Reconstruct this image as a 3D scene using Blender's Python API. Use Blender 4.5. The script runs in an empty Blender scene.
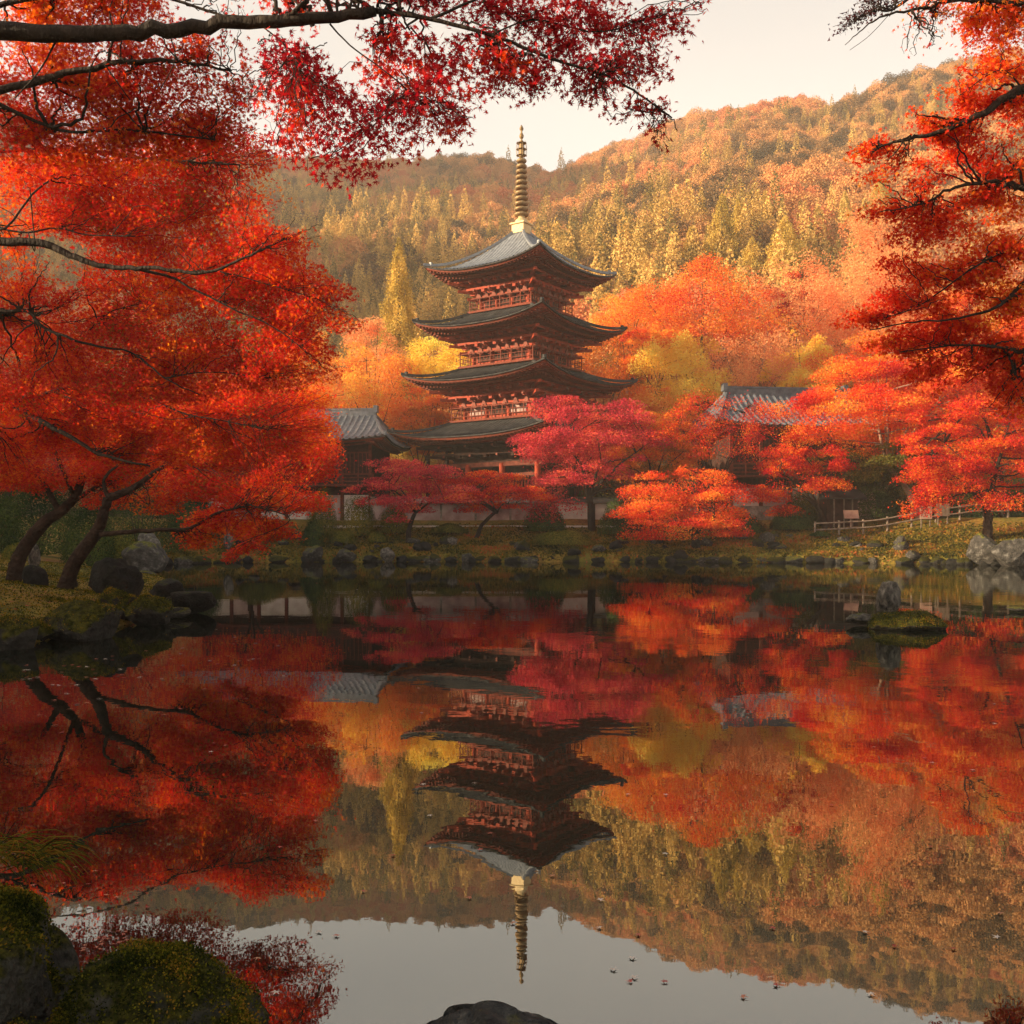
import bpy, math, random
import numpy as np
from mathutils import Vector, Matrix
R = math.radians
rng = np.random.default_rng(7)
random.seed(7)
C = bpy.context.scene.collection
S = bpy.context.scene

# ------------------------------------------------------------------ camera
H0 = 536.0; CAMZ = 1.6; F = 1000.0
cd = bpy.data.cameras.new('camera'); cam = bpy.data.objects.new('camera', cd); C.objects.link(cam)
cam.location = (0, 0, CAMZ); cam.rotation_euler = (R(90), 0, 0)
cd.sensor_width = 36; cd.lens = 36 * F / 1024; cd.shift_y = (H0 - 512) / 1024
cd.clip_start = 0.05; cd.clip_end = 3000
S.camera = cam

# ------------------------------------------------------------------ sky, sun, exposure
SUN_AZ = R(-101)      # clockwise from +Y, seen from above: the sun stands to the left
SUN_EL = R(15)
w = bpy.data.worlds.new("World"); S.world = w; w.use_nodes = True
nt = w.node_tree; nt.nodes.clear()
sky = nt.nodes.new('ShaderNodeTexSky'); sky.sky_type = 'NISHITA'; sky.sun_disc = False
sky.sun_elevation = SUN_EL; sky.sun_rotation = SUN_AZ
sky.air_density = 1.0; sky.dust_density = 4.0; sky.ozone_density = 0.6; sky.altitude = 100
tn = nt.nodes.new('ShaderNodeMix'); tn.data_type = 'RGBA'; tn.blend_type = 'MIX'
tn.inputs[0].default_value = 0.72
tc = nt.nodes.new('ShaderNodeTexCoord'); sp = nt.nodes.new('ShaderNodeSeparateXYZ'); nt.links.new(tc.outputs['Generated'], sp.inputs[0])
vr = nt.nodes.new('ShaderNodeValToRGB'); e = vr.color_ramp.elements       # thin evening veil: creamy low down, blue grey overhead
e[0].position = 0.12; e[0].color = (.84, .70, .53, 1); e[1].position = 1.0; e[1].color = (.10, .12, .15, 1)
x_ = e.new(.36); x_.color = (.62, .56, .48, 1); x_ = e.new(.55); x_.color = (.26, .27, .28, 1)
nt.links.new(sp.outputs[2], vr.inputs[0])
vs = nt.nodes.new('ShaderNodeVectorMath'); vs.operation = 'SCALE'; vs.inputs[3].default_value = 10.0
nt.links.new(vr.outputs[0], vs.inputs[0]); nt.links.new(vs.outputs[0], tn.inputs[7])
nt.links.new(sky.outputs[0], tn.inputs[6])
bg = nt.nodes.new('ShaderNodeBackground'); bg.inputs[1].default_value = 0.084
wo = nt.nodes.new('ShaderNodeOutputWorld')
nt.links.new(tn.outputs[2], bg.inputs[0]); nt.links.new(bg.outputs[0], wo.inputs[0])
sd = bpy.data.lights.new('sun', 'SUN'); sd.energy = 5.0; sd.angle = R(0.6); sd.color = (1.0, 0.76, 0.47)
sun = bpy.data.objects.new('sun', sd); C.objects.link(sun)
sdir = Vector((math.sin(SUN_AZ) * math.cos(SUN_EL), math.cos(SUN_AZ) * math.cos(SUN_EL), math.sin(SUN_EL)))
sun.rotation_euler = sdir.to_track_quat('Z', 'Y').to_euler()
S.view_settings.view_transform = 'Standard'; S.view_settings.look = 'None'
S.view_settings.gamma = 1.0; S.view_settings.use_curve_mapping = False
S.view_settings.exposure = 1.44
S.render.engine = 'CYCLES'
cy = S.cycles
cy.use_denoising = True
try:
    cy.denoiser = 'OPENIMAGEDENOISE'; cy.denoising_input_passes = 'RGB_ALBEDO_NORMAL'
except Exception: pass
cy.max_bounces = 6; cy.diffuse_bounces = 3; cy.glossy_bounces = 3; cy.transmission_bounces = 3
cy.volume_bounces = 1; cy.transparent_max_bounces = 4
cy.caustics_reflective = False; cy.caustics_refractive = False
cy.sample_clamp_indirect = 6

# ------------------------------------------------------------------ helpers
def at(px, py, D):
    return Vector(((px - 512) * D / F, D, CAMZ + (H0 - py) * D / F))

def tag(o, label=None, cat=None, group=None, kind=None):
    if label: o['label'] = label
    if cat: o['category'] = cat
    if group: o['group'] = group
    if kind: o['kind'] = kind
    return o

def empty(name, loc=(0, 0, 0), rz=0):
    o = bpy.data.objects.new(name, None); C.objects.link(o)
    o.location = loc; o.rotation_euler = (0, 0, rz); o.empty_display_size = .3
    return o

def np_mesh(name, V, faces_idx, k, mat, parent=None, smooth=False):
    """V (n,3); faces_idx (m,k) all faces of k corners"""
    me = bpy.data.meshes.new(name)
    V = np.ascontiguousarray(V, dtype=np.float32); Fi = np.ascontiguousarray(faces_idx, dtype=np.int32)
    me.vertices.add(len(V)); me.vertices.foreach_set('co', V.ravel())
    me.loops.add(Fi.size); me.loops.foreach_set('vertex_index', Fi.ravel())
    me.polygons.add(len(Fi)); me.polygons.foreach_set('loop_start', np.arange(0, Fi.size, k, dtype=np.int32))
    me.polygons.foreach_set('loop_total', np.full(len(Fi), k, dtype=np.int32))
    if smooth: me.polygons.foreach_set('use_smooth', np.ones(len(Fi), dtype=bool))
    me.update(calc_edges=True); me.validate()
    if mat: me.materials.append(mat)
    o = bpy.data.objects.new(name, me); C.objects.link(o)
    if parent: o.parent = parent
    return o

class MB:
    """collects quads/tris of boxes, tubes, grids"""
    def __init__(s): s.v = []; s.f = []; s.n = 0; s.mi = []; s.cur = 0
    def add(s, V, Fc):
        b = s.n
        s.v.extend([tuple(p) for p in V]); s.f.extend([tuple(b + i for i in f) for f in Fc]); s.n += len(V); s.mi += [s.cur] * len(Fc)
    def box(s, c, d, M=None):
        hx, hy, hz = d[0] / 2, d[1] / 2, d[2] / 2
        V = [Vector((x, y, z)) for z in (-hz, hz) for y in (-hy, hy) for x in (-hx, hx)]
        if M is not None: V = [M @ p for p in V]
        V = [p + Vector(c) for p in V]
        s.add(V, [(0, 2, 3, 1), (4, 5, 7, 6), (0, 1, 5, 4), (2, 6, 7, 3), (0, 4, 6, 2), (1, 3, 7, 5)])
    def bar(s, a, b, w_, h_):
        a = Vector(a); b = Vector(b); d = b - a; L = d.length
        if L < 1e-6: return
        q = d.to_track_quat('X', 'Z').to_matrix()
        s.box((a + b) / 2, (L, w_, h_), q)
    def tube(s, pts, rad, n=8, cap=True):
        pts = [Vector(p) for p in pts]; rings = []
        for i, p in enumerate(pts):
            t = (pts[min(i + 1, len(pts) - 1)] - pts[max(i - 1, 0)])
            t = t.normalized() if t.length > 1e-9 else Vector((0, 0, 1))
            u = t.cross(Vector((0.31, 0.17, 0.93))); 
            if u.length < .1: u = t.cross(Vector((1, 0, 0)))
            u.normalize(); v_ = t.cross(u)
            rings.append([p + (u * math.cos(2 * math.pi * k / n) + v_ * math.sin(2 * math.pi * k / n)) * rad[i] for k in range(n)])
        V = [q for r in rings for q in r]; Fc = []
        for i in range(len(pts) - 1):
            for k in range(n):
                a = i * n + k; b = i * n + (k + 1) % n
                Fc.append((a, b, b + n, a + n))
        if cap:
            Fc.append(tuple(range(n))[::-1]); Fc.append(tuple((len(pts) - 1) * n + k for k in range(n)))
        s.add(V, Fc)
    def lathe(s, prof, n=20, c=(0, 0, 0)):
        V = []; Fc = []
        for r_, z in prof:
            for k in range(n):
                a = 2 * math.pi * k / n; V.append((c[0] + r_ * math.cos(a), c[1] + r_ * math.sin(a), c[2] + z))
        for i in range(len(prof) - 1):
            for k in range(n):
                a = i * n + k; b = i * n + (k + 1) % n; Fc.append((a, b, b + n, a + n))
        Fc.append(tuple(range(n))[::-1]); Fc.append(tuple((len(prof) - 1) * n + k for k in range(n)))
        s.add(V, Fc)
    def build(s, name, mat, parent=None, smooth=False, mat2=None):
        me = bpy.data.meshes.new(name); me.from_pydata(s.v, [], s.f); me.update()
        if smooth:
            me.polygons.foreach_set('use_smooth', np.ones(len(me.polygons), dtype=bool))
        if mat: me.materials.append(mat)
        if mat2: me.materials.append(mat2); me.polygons.foreach_set('material_index', s.mi)
        o = bpy.data.objects.new(name, me); C.objects.link(o)
        if parent: o.parent = parent
        return o

class Noise:
    def __init__(s, seed, freq, octs=3, n=5):
        r = np.random.default_rng(seed); s.k = []
        for o in range(octs):
            for _ in range(n):
                d = r.normal(size=3); d /= np.linalg.norm(d)
                s.k.append((d * freq * 2 ** o * r.uniform(.7, 1.4), r.uniform(0, 6.28), .5 ** o))
        s.norm = sum(k[2] for k in s.k) ** .5 * 1.0
    def __call__(s, P):
        a = np.zeros(len(P))
        for k, ph, am in s.k: a += am * np.sin(P @ k + ph)
        return a / s.norm * .8

# ------------------------------------------------------------------ materials
def newmat(name):
    m = bpy.data.materials.new(name); m.use_nodes = True; m.node_tree.nodes.clear()
    return m, m.node_tree.nodes, m.node_tree.links

def ramp(N, stops):
    r = N.new('ShaderNodeValToRGB'); el = r.color_ramp.elements
    while len(el) > 1: el.remove(el[-1])
    el[0].position = stops[0][0]; el[0].color = (*stops[0][1], 1)
    for p, c in stops[1:]:
        e = el.new(p); e.color = (*c, 1)
    return r

def mnode(N, L, op, a, b, clamp=False):
    m = N.new('ShaderNodeMath'); m.operation = op; m.use_clamp = clamp
    for i, v in enumerate((a, b)):
        if isinstance(v, (int, float)): m.inputs[i].default_value = v
        else: L.new(v, m.inputs[i])
    return m.outputs[0]

def leafmat(name, stops, scale=.5, trans=.42, rnd=.55, world=False, contrast=1.6, gloss=.0):
    m, N, L = newmat(name)
    tc = N.new('ShaderNodeTexCoord'); ge = N.new('ShaderNodeNewGeometry')
    nz = N.new('ShaderNodeTexNoise'); nz.inputs['Scale'].default_value = scale; nz.inputs['Detail'].default_value = 2.0
    L.new(ge.outputs['Position'], nz.inputs['Vector'])
    f = mnode(N, L, 'SUBTRACT', nz.outputs[0], .5); f = mnode(N, L, 'MULTIPLY', f, contrast)
    if world:
        oi = N.new('ShaderNodeObjectInfo'); r0 = mnode(N, L, 'SUBTRACT', oi.outputs['Random'], .5)
        f = mnode(N, L, 'ADD', f, mnode(N, L, 'MULTIPLY', r0, .75))
    r1 = mnode(N, L, 'SUBTRACT', ge.outputs['Random Per Island'], .5)
    f = mnode(N, L, 'ADD', f, mnode(N, L, 'MULTIPLY', r1, rnd))
    f = mnode(N, L, 'ADD', f, .5, True)
    cr = ramp(N, stops); L.new(f, cr.inputs[0])
    d = N.new('ShaderNodeBsdfDiffuse'); t = N.new('ShaderNodeBsdfTranslucent')
    L.new(cr.outputs[0], d.inputs[0])
    hs = N.new('ShaderNodeHueSaturation'); hs.inputs['Saturation'].default_value = 1.05; hs.inputs['Value'].default_value = 1.25
    L.new(cr.outputs[0], hs.inputs['Color']); L.new(hs.outputs[0], t.inputs[0])
    mx = N.new('ShaderNodeMixShader'); mx.inputs[0].default_value = trans
    L.new(d.outputs[0], mx.inputs[1]); L.new(t.outputs[0], mx.inputs[2])
    o = N.new('ShaderNodeOutputMaterial')
    if gloss > 0:
        g = N.new('ShaderNodeBsdfGlossy'); g.inputs['Roughness'].default_value = .45; g.inputs['Color'].default_value = (.9, .9, .9, 1)
        m2 = N.new('ShaderNodeMixShader'); m2.inputs[0].default_value = gloss
        L.new(mx.outputs[0], m2.inputs[1]); L.new(g.outputs[0], m2.inputs[2]); L.new(m2.outputs[0], o.inputs[0])
    else: L.new(mx.outputs[0], o.inputs[0])
    return m

def solid(name, stops, scale=3, rough=.8, bump=.0, bscale=20, detail=5, spec=.12, moss=None, metallic=0, stretch=None):
    """noise coloured surface; moss=(colour a, colour b, threshold) grows on upward faces"""
    m, N, L = newmat(name)
    tc = N.new('ShaderNodeTexCoord'); ge = N.new('ShaderNodeNewGeometry')
    vec = tc.outputs['Object']
    if stretch:
        mp = N.new('ShaderNodeMapping'); mp.inputs['Scale'].default_value = stretch; L.new(vec, mp.inputs[0]); vec = mp.outputs[0]
    nz = N.new('ShaderNodeTexNoise'); nz.inputs['Scale'].default_value = scale; nz.inputs['Detail'].default_value = detail
    nz.inputs['Roughness'].default_value = .6
    L.new(vec, nz.inputs['Vector'])
    cr = ramp(N, stops); L.new(nz.outputs[0], cr.inputs[0]); col = cr.outputs[0]
    b = N.new('ShaderNodeBsdfPrincipled'); b.inputs['Roughness'].default_value = rough
    b.inputs['Specular IOR Level'].default_value = spec; b.inputs['Metallic'].default_value = metallic
    n2 = N.new('ShaderNodeTexNoise'); n2.inputs['Scale'].default_value = bscale; n2.inputs['Detail'].default_value = 6
    L.new(vec, n2.inputs['Vector'])
    if moss:
        sx = N.new('ShaderNodeSeparateXYZ'); L.new(ge.outputs['Normal'], sx.inputs[0])
        n3 = N.new('ShaderNodeTexNoise'); n3.inputs['Scale'].default_value = scale * .9; n3.inputs['Detail'].default_value = 4
        L.new(vec, n3.inputs['Vector'])
        f = mnode(N, L, 'ADD', sx.outputs[2], mnode(N, L, 'MULTIPLY', mnode(N, L, 'SUBTRACT', n3.outputs[0], .5), 2.2))
        f = mnode(N, L, 'MULTIPLY', mnode(N, L, 'SUBTRACT', f, moss[2]), 3.5, True)
        mr = ramp(N, [(.35, moss[0]), (.65, moss[1])]); L.new(n2.outputs[0], mr.inputs[0])
        mx = N.new('ShaderNodeMix'); mx.data_type = 'RGBA'
        L.new(f, mx.inputs[0]); L.new(col, mx.inputs[6]); L.new(mr.outputs[0], mx.inputs[7]); col = mx.outputs[2]
    L.new(col, b.inputs['Base Color'])
    if bump:
        bp = N.new('ShaderNodeBump'); bp.inputs['Strength'].default_value = bump; bp.inputs['Distance'].default_value = .09
        L.new(n2.outputs[0], bp.inputs['Height']); L.new(bp.outputs[0], b.inputs['Normal'])
    o = N.new('ShaderNodeOutputMaterial'); L.new(b.outputs[0], o.inputs[0])
    return m

CRIM = (.52, .022, .026); RED = (.68, .042, .026); VERM = (.76, .11, .026); ORNG = (.80, .27, .04)
AMB = (.82, .43, .07); YEL = (.85, .60, .10); SALM = (.84, .38, .17); WINE = (.30, .016, .025); OLIV = (.16, .15, .03)
M = {}
M['leaf_red'] = leafmat('maple_leaf_red', [(.1, WINE), (.3, CRIM), (.5, RED), (.72, VERM), (.9, ORNG)], .7, rnd=.7, trans=.48, contrast=2.1)
M['leaf_crimson'] = leafmat('maple_leaf_crimson', [(.1, WINE), (.38, CRIM), (.62, RED), (.9, VERM)], .8, rnd=.6)
M['leaf_overhead'] = leafmat('maple_leaf_overhead', [(.10, WINE), (.35, (.48, .028, .04)), (.7, (.64, .05, .045)), (.97, VERM)], 1.6, rnd=.7, trans=.5)
M['leaf_left'] = leafmat('maple_leaf_fire', [(.03, (.30, .17, .03)), (.12, CRIM), (.34, (.62, .045, .04)), (.54, (.74, .08, .045)), (.72, VERM), (.9, (.82, .26, .045))], .75, rnd=.75, contrast=1.5, trans=.5)
M['leaf_right'] = leafmat('maple_leaf_scarlet', [(.05, CRIM), (.3, RED), (.52, (.76, .08, .03)), (.72, VERM), (.9, ORNG)], .8, rnd=.7, contrast=2.0, trans=.5)
M['leaf_pink'] = leafmat('maple_leaf_rose', [(.1, (.32, .03, .05)), (.5, (.60, .05, .08)), (.75, (.72, .10, .09)), (.95, (.80, .20, .09))], .5, rnd=.7, contrast=2.0)
M['leaf_vermilion'] = leafmat('maple_leaf_vermilion', [(.06, CRIM), (.28, VERM), (.5, (.80, .20, .05)), (.75, ORNG), (.92, AMB)], .35, rnd=.6, contrast=2.2)
M['leaf_orange'] = leafmat('maple_leaf_orange', [(.06, VERM), (.3, ORNG), (.6, (.84, .37, .09)), (.85, AMB), (.97, YEL)], .25, rnd=.6, contrast=2.2)
M['leaf_salmon'] = leafmat('maple_leaf_salmon', [(.06, (.74, .20, .08)), (.45, SALM), (.9, (.88, .50, .20))], .22, rnd=.6, contrast=2.0)
M['leaf_yellow'] = leafmat('leaf_yellow', [(.06, (.76, .40, .06)), (.3, (.86, .54, .09)), (.6, (.88, .66, .12)), (.95, (.84, .74, .18))], .35, rnd=.6, contrast=2.0)
M['leaf_mixed'] = leafmat('leaf_mixed', [(.1, OLIV), (.3, (.5, .14, .03)), (.5, ORNG), (.7, (.6, .1, .03)), (.9, AMB)], .35, rnd=.4, contrast=2)
M['leaf_scarlet'] = leafmat('maple_leaf_scarlet_gold', [(.05, CRIM), (.25, RED), (.48, (.78, .12, .035)), (.68, (.80, .20, .04)), (.85, ORNG), (.97, AMB)], .35, rnd=.6, contrast=2.3)
M['leaf_olive'] = leafmat('leaf_olive', [(.1, (.05, .06, .015)), (.5, (.11, .12, .025)), (.9, (.26, .2, .04))], .6, trans=.3)
M['leaf_green'] = leafmat('leaf_evergreen', [(.1, (.015, .03, .012)), (.5, (.035, .06, .02)), (.9, (.09, .12, .03))], .8, trans=.2)
M['conifer'] = leafmat('conifer_needles', [(.1, (.15, .125, .045)), (.5, (.46, .30, .09)), (.9, (.70, .46, .15))], .3, trans=.25, world=True, rnd=.4)
M['conifer_gold'] = leafmat('golden_cedar_needles', [(.1, (.22, .17, .04)), (.5, (.52, .36, .08)), (.9, (.70, .48, .12))], .3, trans=.3, rnd=.4)
M['hillwood'] = leafmat('hillside_foliage', [(.02, (.085, .065, .04)), (.26, (.27, .165, .08)), (.48, (.54, .28, .11)), (.75, (.72, .38, .15)), (.97, (.60, .20, .09))], .012, trans=.25, world=True, rnd=.25, contrast=2.2, gloss=0)
M['bark'] = solid('dark_wet_bark', [(.3, (.012, .009, .008)), (.7, (.045, .032, .025))], 8, .75, .6, 30, stretch=(1, 1, .35))
M['bark_pale'] = solid('pale_bark', [(.3, (.16, .10, .07)), (.7, (.36, .25, .18))], 5, .85, .4, 20)
M['bark_brown'] = solid('brown_bark', [(.3, (.015, .010, .008)), (.7, (.06, .036, .026))], 5, .95, 1.0, 14)
MOSS = ((.035, .045, .008), (.15, .14, .02))
M['rock'] = solid('weathered_rock', [(.3, (.02, .02, .019)), (.55, (.065, .06, .055)), (.75, (.20, .19, .175))], 3.5, .9, 1.0, 10, moss=(*MOSS, .7))
M['rock_pale'] = solid('pale_rock', [(.34, (.03, .028, .026)), (.5, (.10, .09, .08)), (.7, (.24, .215, .185))], 2.6, .9, 1.0, 7, moss=(*MOSS, .9))
M['rock_dark'] = solid('dark_rock', [(.3, (.008, .009, .008)), (.7, (.03, .028, .026))], 3, .8, .9, 12, moss=((.02, .028, .008), (.06, .07, .012), 1.0))
M['rock_moss'] = solid('mossy_rock', [(.3, (.012, .012, .011)), (.7, (.055, .05, .045))], 4, .95, 1.0, 12, moss=((.010, .014, .004), (.07, .065, .009), .1))
M['rock_moss_near'] = solid('thick_moss_on_rock', [(.3, (.02, .02, .017)), (.7, (.10, .095, .08))], 9, .95, 1.0, 40, moss=((.010, .013, .004), (.07, .065, .010), .25))
M['rock_stone_near'] = solid('wet_grey_stone', [(.3, (.018, .018, .018)), (.5, (.06, .06, .058)), (.7, (.17, .165, .155))], 8, .7, 1.0, 35, moss=((.02, .025, .006), (.13, .12, .014), .95))
M['moss'] = leafmat('moss_tuft', [(.1, (.012, .018, .005)), (.4, (.035, .042, .008)), (.65, (.13, .12, .012)), (.9, (.26, .13, .02))], 5, trans=.3, rnd=.6)

M['cover'] = leafmat('bank_tufts', [(.08, (.02, .027, .008)), (.35, (.07, .07, .015)), (.6, (.17, .125, .022)), (.8, (.26, .14, .03)), (.97, (.36, .08, .03))], .5, rnd=.6, trans=.25)
# ground: moss and fallen leaves
def ground_mat():
    m, N, L = newmat('mossy_ground')
    ge = N.new('ShaderNodeNewGeometry')
    n1 = N.new('ShaderNodeTexNoise'); n1.inputs['Scale'].default_value = .35; n1.inputs['Detail'].default_value = 6; n1.inputs['Roughness'].default_value = .65
    n2 = N.new('ShaderNodeTexNoise'); n2.inputs['Scale'].default_value = 6; n2.inputs['Detail'].default_value = 6
    v = N.new('ShaderNodeTexVoronoi'); v.inputs['Scale'].default_value = 14
    for n in (n1, n2, v): L.new(ge.outputs['Position'], n.inputs['Vector'])
    c1 = ramp(N, [(.32, (.045, .05, .014)), (.46, (.15, .13, .02)), (.58, (.22, .14, .03)), (.72, (.13, .06, .02))])
    L.new(n1.outputs[0], c1.inputs[0])
    c2 = ramp(N, [(.3, (.45, .45, .45)), (.7, (1.3, 1.25, 1.1))]); L.new(n2.outputs[0], c2.inputs[0])
    mx = N.new('ShaderNodeMix'); mx.data_type = 'RGBA'; mx.blend_type = 'MULTIPLY'; mx.inputs[0].default_value = 1
    L.new(c1.outputs[0], mx.inputs[6]); L.new(c2.outputs[0], mx.inputs[7])
    sep = N.new('ShaderNodeSeparateColor'); L.new(v.outputs['Color'], sep.inputs[0])
    lf = mnode(N, L, 'GREATER_THAN', sep.outputs[0], .965)
    mx2 = N.new('ShaderNodeMix'); mx2.data_type = 'RGBA'; L.new(lf, mx2.inputs[0]); L.new(mx.outputs[2], mx2.inputs[6])
    mx2.inputs[7].default_value = (.26, .06, .03, 1)
    b = N.new('ShaderNodeBsdfPrincipled'); b.inputs['Roughness'].default_value = .95; b.inputs['Specular IOR Level'].default_value = .15
    L.new(mx2.outputs[2], b.inputs['Base Color'])
    bp = N.new('ShaderNodeBump'); bp.inputs['Strength'].default_value = .8; bp.inputs['Distance'].default_value = .06
    L.new(n2.outputs[0], bp.inputs['Height']); L.new(bp.outputs[0], b.inputs['Normal'])
    o = N.new('ShaderNodeOutputMaterial'); L.new(b.outputs[0], o.inputs[0]); return m
M['ground'] = ground_mat()
M['hill_soil'] = solid('forest_floor', [(.3, (.03, .03, .012)), (.7, (.10, .07, .03))], .05, .95)

def water_mat():
    m, N, L = newmat('pond_water')
    ge = N.new('ShaderNodeNewGeometry')
    n1 = N.new('ShaderNodeTexNoise'); n1.inputs['Scale'].default_value = 1.3; n1.inputs['Detail'].default_value = 3
    n2 = N.new('ShaderNodeTexNoise'); n2.inputs['Scale'].default_value = 9; n2.inputs['Detail'].default_value = 2
    L.new(ge.outputs['Position'], n1.inputs['Vector']); L.new(ge.outputs['Position'], n2.inputs['Vector'])
    h = mnode(N, L, 'ADD', n1.outputs[0], mnode(N, L, 'MULTIPLY', n2.outputs[0], .10))
    bp = N.new('ShaderNodeBump'); bp.inputs['Strength'].default_value = .05; bp.inputs['Distance'].default_value = .03
    L.new(h, bp.inputs['Height'])
    g = N.new('ShaderNodeBsdfGlossy'); g.inputs['Color'].default_value = (.70, .71, .69, 1); g.inputs['Roughness'].default_value = .012
    n3 = N.new('ShaderNodeTexNoise'); n3.inputs['Scale'].default_value = .09; n3.inputs['Detail'].default_value = 3; L.new(ge.outputs['Position'], n3.inputs['Vector'])
    rp = mnode(N, L, 'MULTIPLY', mnode(N, L, 'SUBTRACT', n3.outputs[0], .5), .22, True); L.new(mnode(N, L, 'ADD', rp, .008), g.inputs['Roughness'])
    L.new(mnode(N, L, 'ADD', mnode(N, L, 'MULTIPLY', rp, 4.0), .04), bp.inputs['Strength'])
    d = N.new('ShaderNodeBsdfDiffuse'); d.inputs['Color'].default_value = (.008, .011, .007, 1)
    L.new(bp.outputs[0], g.inputs['Normal'])
    lw = N.new('ShaderNodeFresnel'); lw.inputs['IOR'].default_value = 2.1; L.new(bp.outputs[0], lw.inputs['Normal'])
    f = mnode(N, L, 'MULTIPLY', lw.outputs[0], .9); f = mnode(N, L, 'ADD', f, .20, True)
    mx = N.new('ShaderNodeMixShader'); L.new(f, mx.inputs[0]); L.new(d.outputs[0], mx.inputs[1]); L.new(g.outputs[0], mx.inputs[2])
    o = N.new('ShaderNodeOutputMaterial'); L.new(mx.outputs[0], o.inputs[0]); return m
M['water'] = water_mat()
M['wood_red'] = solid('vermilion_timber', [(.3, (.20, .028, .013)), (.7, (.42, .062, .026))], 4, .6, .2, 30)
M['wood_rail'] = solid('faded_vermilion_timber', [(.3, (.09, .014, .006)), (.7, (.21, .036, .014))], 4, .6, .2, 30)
M['wood_hall'] = solid('brown_red_timber', [(.3, (.07, .018, .012)), (.7, (.17, .045, .028))], 4, .7, .2, 30)
M['strut'] = solid('faded_pink_timber', [(.3, (.14, .04, .028)), (.7, (.28, .10, .075))], 4, .8)
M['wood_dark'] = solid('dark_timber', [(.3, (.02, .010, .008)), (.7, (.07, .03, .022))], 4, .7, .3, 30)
M['plaster'] = solid('white_plaster', [(.3, (.48, .42, .38)), (.7, (.72, .66, .60))], 1.5, .9)
M['plaster_pink'] = solid('weathered_plaster', [(.3, (.20, .13, .12)), (.5, (.38, .27, .25)), (.7, (.55, .44, .40))], .9, .9, .3, 9)
M['tile_dark'] = solid('dark_roof_tile', [(.3, (.022, .022, .024)), (.55, (.05, .05, .052)), (.75, (.085, .082, .075))], 1.3, .85, .3, 14, spec=.15)
M['tile_blue'] = solid('blue_grey_roof_tile', [(.3, (.10, .11, .13)), (.7, (.23, .25, .28))], 3, .45, .3, 14, spec=.5)
M['tile_mid'] = solid('slate_blue_roof_tile', [(.3, (.045, .055, .07)), (.7, (.12, .135, .16))], 3, .6, .3, 14, spec=.3)
M['gold'] = solid('gilded_bronze', [(.3, (.16, .10, .05)), (.7, (.36, .25, .13))], 5, .5, .2, 20, metallic=.25)
M['gold_pale'] = solid('pale_gilding', [(.3, (.50, .36, .18)), (.7, (.68, .54, .32))], 5, .55, .2, 20, metallic=.1)
M['wood_grey'] = solid('weathered_wood', [(.3, (.12, .09, .07)), (.7, (.28, .22, .17))], 5, .85, .3, 20)
M['board_pink'] = solid('pinkish_board', [(.3, (.36, .22, .17)), (.7, (.52, .36, .28))], 3, .8)
M['stone_wall'] = solid('dry_stone', [(.3, (.10, .095, .085)), (.5, (.24, .22, .19)), (.7, (.42, .38, .33))], 2.5, .9, .9, 6)

# ------------------------------------------------------------------ ground, pond, hills
POND = np.array([(-1.05, 2.2), (-.2, 2.0), (1.5, 1.8), (8, .5), (25, 3), (38, 20), (36, 42), (30, 50), (26.3, 54.3), (21, 58.5), (12, 61), (5, 61.3), (0, 61.5),
    (-6, 61.8), (-12, 61.5), (-17, 60), (-20, 56), (-19, 47), (-14.5, 38), (-11, 32), (-9.6, 27.5), (-8.0, 24.6), (-7.5, 22), (-7.0, 18.5), (-6.9, 15), (-8, 11), (-7, 8), (-4.5, 5.2), (-2.4, 4.1), (-1.75, 3.5), (-1.2, 2.7)])
def pond_sd(x, y):
    P = POND; n = len(P); d = np.full(x.shape, 1e9); ins = np.zeros(x.shape, bool)
    for i in range(n):
        a = P[i]; b = P[(i + 1) % n]; e = b - a
        t = np.clip(((x - a[0]) * e[0] + (y - a[1]) * e[1]) / (e @ e), 0, 1)
        d = np.minimum(d, np.hypot(x - a[0] - t * e[0], y - a[1] - t * e[1]))
        c = ((a[1] > y) != (b[1] > y)) & (x < (b[0] - a[0]) * (y - a[1]) / (b[1] - a[1] + 1e-12) + a[0])
        ins ^= c
    return np.where(ins, -d, d)
gn = Noise(3, .5, 3); gn2 = Noise(4, .06, 2)
def ground_z(x, y):
    x = np.asarray(x, float); y = np.asarray(y, float); shp = x.shape; x = x.ravel(); y = y.ravel()
    s = pond_sd(x, y); P = np.stack([x, y, x * 0], 1)
    s = s + .25 * gn(P) * np.clip((y - 6) / 5, 0, 1)
    far = np.clip((y - 40) / 18, 0, 1)
    shade_ridge = 35 * np.exp(-((x + 122 - .0 * y) / 24) ** 4) * np.clip((175 - y) / 30, 0, 1) * (.92 + .08 * np.clip((y - 8) / 25, 0, 1)) * np.clip((y + 40) / 20, 0, 1)  # unseen ridge left of the frame, added to put the banks in shade
    lim = 1.1 + 1.2 * far
    slope = .13 + .12 * far
    land = np.clip(s / .35, 0, 1) * .22 + np.minimum(np.clip(s, 0, None) * slope, lim) + .07 * gn(P * 1.7) * np.clip(s, 0, 1) * np.clip((y - 5) / 6, .2, 1) + far * .22 * np.clip(s / .5, 0, 1)
    z = np.where(s > 0, land, np.clip(s, -1.2, 0) * .9)
    near = np.clip((6 - y) / 3, 0, 1)
    z = np.where(s > 0, z * (1 - near * .55), z)
    z = z + shade_ridge
    return z.reshape(shp)
def gz(x, y): return float(ground_z(np.array([x]), np.array([y]))[0])

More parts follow.
